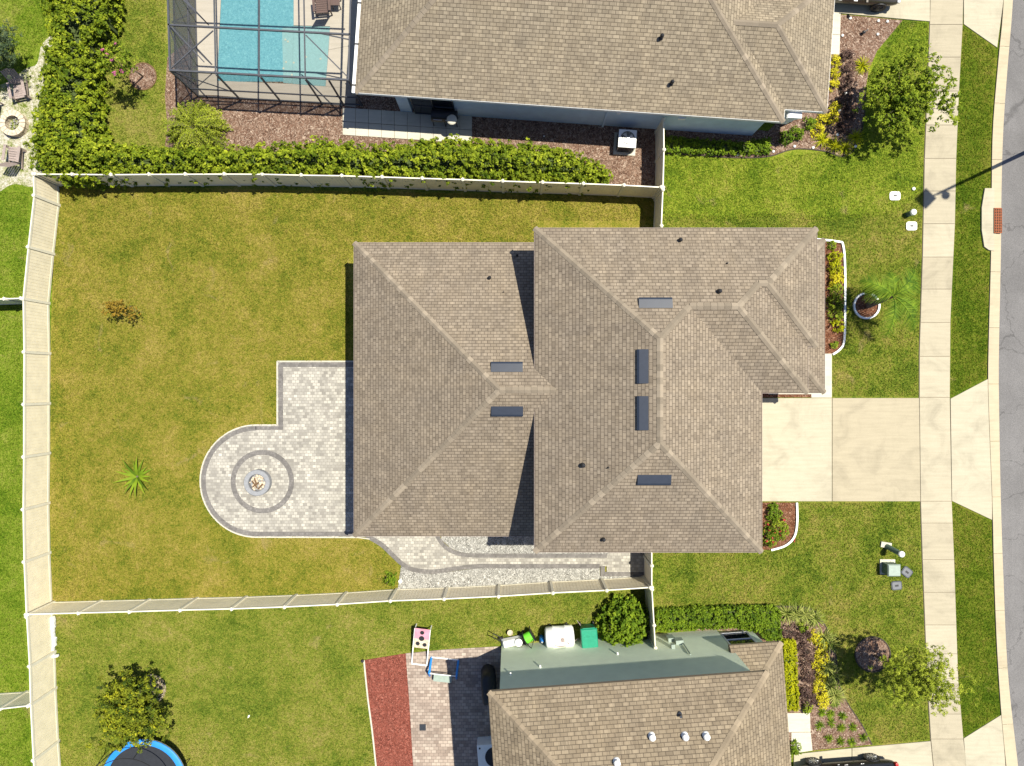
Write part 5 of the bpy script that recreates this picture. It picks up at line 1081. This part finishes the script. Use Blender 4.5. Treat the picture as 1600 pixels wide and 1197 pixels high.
# palm
t = thing('palm_tree', 'slender palm with long feathery fronds in a white kerb ring', 'palm', P(1356, 478)); top = P(1396, 462, 2.3) - P(1356, 478); top.z = 2.25
mb = MB(); mb.tube([(0, 0, 0), top*.5 + Vector((.05, 0, 0)), top], [.13, .10, .08], 12); 
for k in range(12): z = top*(k/12); mb.lathe(z, [(.115-.003*k, 0), (.128-.003*k, .03), (.11-.003*k, .05)], 12)
mb.build('trunk', M['bark'], t, smooth=False)
fr = MB(); sp = MB()
for i, a in enumerate([math.radians(x) for x in (48, 28, -32, -55, -100, 155, 172, 95)]):
    el = random.uniform(.55, .95); L = (1.9, 1.5, 1.7, 2.2, 2.2, 1.9, 1.4, 1.2)[i]; d = Vector((math.cos(a)*math.cos(el), math.sin(a)*math.cos(el), math.sin(el))); p = top.copy(); pts = [p.copy()]; seg = 14
    for k in range(seg): p = p + d*L/seg; d = (d + Vector((0, 0, -.14))).normalized(); pts.append(p.copy())
    sp.tube(pts, [.022*(1-k/(seg+1)) + .004 for k in range(seg+1)], 5)
    for k in range(4, seg*3):
        f = k/(seg*3)*seg; j = int(f); q = pts[j].lerp(pts[min(j+1, seg)], f-j); dr = (pts[min(j+1, seg)] - pts[j]).normalized() if j < seg else dr
        s = dr.cross(Vector((0, 0, 1))).normalized(); ll = .46*math.sin(math.pi*min(.95, .12+f/seg*.85))+.06
        for sg in (-1, 1):
            e = q + s*sg*ll + dr*ll*.7 + Vector((0, 0, -.35*ll)); w_ = dr*.024; e = e + Vector((random.uniform(-.06, .06), random.uniform(-.06, .06), random.uniform(-.1, .1))); fr.add([q-w_, q+w_, e], [(0, 1, 2)], random.random())
sp.build('frond_stem', M['leaf_palm'], t); fr.build('frond', M['leaf_palm'], t)
# shrubs in the beds
for i, (x, y, r, h, m, lb) in enumerate([(1299, 384, .22, .25, 'leaf_mid', 'small green tuft at the top end of the long front bed'), (1303, 402, .36, .5, 'leaf_lime', 'upper bright lime shrub in the long front bed'), (1303, 420, .36, .5, 'leaf_lime', 'second bright lime shrub from the top in the long front bed'), (1304, 438, .38, .5, 'leaf_yellow', 'yellow lime shrub halfway down the long front bed'), (1304, 456, .38, .55, 'leaf_mid', 'dark green shrub below the yellow one in the long front bed'), (1302, 476, .42, .6, 'leaf_mid', 'dark green shrub in the lower half of the long front bed'), (1303, 494, .34, .5, 'leaf_mid', 'lowest dark green shrub of the long front bed'), (1307, 510, .30, .45, 'leaf_lime', 'bright lime round shrub at the lower end of the long front bed'), (1303, 539, .2, .2, 'leaf_mid', 'small green plant in the lower tip of the long front bed')]):
    shrub(x, y, r, h, M[m], lb, dens=1.3, lsize=.085)
shrub(1206, 800, .42, .45, M['leaf_bush'], 'bright green shrub at the driveway end of the garage bed', dens=1.3)
shrub(1212, 826, .62, .55, M['leaf_mid'], 'reddish green flowering shrub in the garage bed', dens=1.2, flowers=(M['petal_red'], .10), lsize=.09)
shrub(1198, 838, .5, .6, M['leaf_mid'], 'green shrub with red blooms close to the garage wall', dens=1.2, flowers=(M['petal_red'], .16), lsize=.09)
shrub(1240.5, 843, .10, .12, M['petal_red'], 'single red flower cluster outside the white kerb', name='flower', dens=.6, lsize=.06)
shrub(610, 903, .36, .55, M['leaf_bush'], 'small dark green bush at the tip of the lawn beside the gravel', dens=1.2)
for i, (x, y) in enumerate(((1303, 98), (1301, 118), (1299, 136), (1302, 170), (1299, 186))): shrub(x, y, .30, .35, M['leaf_yellow'], ('yellow shrub in the row against the blue grey house, ' + ('nearest the walkway', 'second from the walkway', 'third from the walkway', 'fourth from the walkway', 'fifth from the walkway')[i]), group='yellow shrubs by the blue grey house', dens=1.2, lsize=.08)
for i, (x, y) in enumerate(((1285, 190), (1276, 205))): shrub(x, y, .36, .4, M['leaf_yellow'], ('yellow green shrub at the corner of the blue grey house, upper', 'yellow green shrub at the corner of the blue grey house, lower')[i], dens=1.2, lsize=.08)
for i, (x, y) in enumerate(((1320, 92), (1322, 112), (1320, 134), (1318, 160), (1325, 178), (1318, 198))): shrub(x, y, .40, .5, M['leaf_purple'], 'dark purple leaved shrub between the yellow row and the airy tree', group='dark purple shrubs beside the airy tree', dens=.9, lsize=.09)
for i, (x, y) in enumerate(((1263, 195), (1243, 210), (1226, 218), (1193, 226), (1178, 230))): shrub(x, y, .36, .45, M['leaf_bush'], 'bright green shrub in the bed in front of the corner of the blue grey house', group='green shrubs along the winding bed', dens=1.2, lsize=.09)
for i, (x, y) in enumerate(((1283, 220), (1303, 229), (1318, 232), (1335, 216), (1346, 104))): tuft(x, y, .55, 90, M['leaf_lime'], 'lime green grassy tuft along the winding bed edge', group='grassy tufts on the winding bed', droop=.9)
for i, (x, y) in enumerate(((1321, 146), (1311, 173), (1308, 211), (1328, 29), (1372, 33), (1371, 54), (1316, 56), (1386, 34), (1270, 231), (1241, 229), (1208, 237), (1182, 241), (1152, 242), (1336, 229), (1385, 127), (1435, 126))[:14]):
    mb = MB(); mb.lathe((0, 0, 0), [(.05, 0), (.065, .05), (.02, .09)], 10); o = mb.build('garden_light', M['white']); o.location = P(x, y, .03); tag(o, 'small round white garden light in the mulch of the blue grey house bed', 'garden light', 'white garden lights in the winding bed')
# south front bed
for i, (x, y) in enumerate(((1272, 993), (1281, 1010), (1283, 1026), (1277, 1037), (1281, 1053), (1277, 1068), (1281, 1083), (1283, 1094))): shrub(x, y, .34, .38, M['leaf_yellow'], 'bright yellow shrub in the winding row of the south bed', group='yellow shrubs in the south bed', dens=1.3, lsize=.075)
for i, (x, y) in enumerate(((1231, 985), (1252, 990), (1257, 1010), (1258, 1032), (1259, 1055), (1255, 1078), (1263, 1090))): shrub(x, y, .42, .45, M['leaf_purple'], 'dark purple brown shrub between the clipped yellow hedge and the yellow row', group='dark shrubs in the south bed', dens=.8, lsize=.08)
shrub(1253, 980, .26, .35, M['leaf_mid'], 'small green shrub at the top of the dark row in the south bed', dens=1); shrub(1259, 1105, .28, .35, M['leaf_mid'], 'small green shrub below the dark row near the pale walkway', dens=1)
shrub(1238, 1165, .36, .6, M['leaf_bush'], 'green shrub between the walkway and the brown roof', dens=1.2)
for i, (x, y) in enumerate(((1228, 958), (1243, 958), (1257, 960), (1272, 965), (1285, 995), (1294, 1003), (1290, 1040), (1300, 1052), (1296, 1070), (1303, 1085))): tuft(x, y, .66, 80, M['leaf_liriope'], 'pale striped arching grass plant around the rim of the south bed', group='striped grasses in the south bed', droop=.8, wd=.045)
for i, (x, y) in enumerate(((1304, 1098), (1283, 1112), (1297, 1114), (1316, 1118), (1280, 1133), (1298, 1128), (1314, 1136), (1331, 1135), (1294, 1153), (1312, 1157), (1330, 1158), (1348, 1151))): tuft(x, y, .30, 70, M['leaf_bush'], 'small dark green tuft in the lower corner of the south bed', group='small tufts in the south bed', droop=.7, wd=.03)
mb = MB(); mb.lathe((0, 0, 0), [(.05, 0), (.05, .16), (.09, .18), (.03, .24)], 10); mb.box((.14, .1, .05), (.3, .05, .04), .6); o = mb.build('spotlight', M['black']); o.location = P(1347, 53); tag(o, 'small black spotlight in the mulch near the bronze car', 'spotlight')
mb = MB(); mb.lathe((0, 0, 0), [(.035, 0), (.03, .02), (.03, .03)], 10); o = mb.build('sprinkler_cap', M['white']); o.location = P(850, 213, .03); tag(o, 'tiny white cap in the shaded mulch beside the blue grey wall', 'sprinkler')
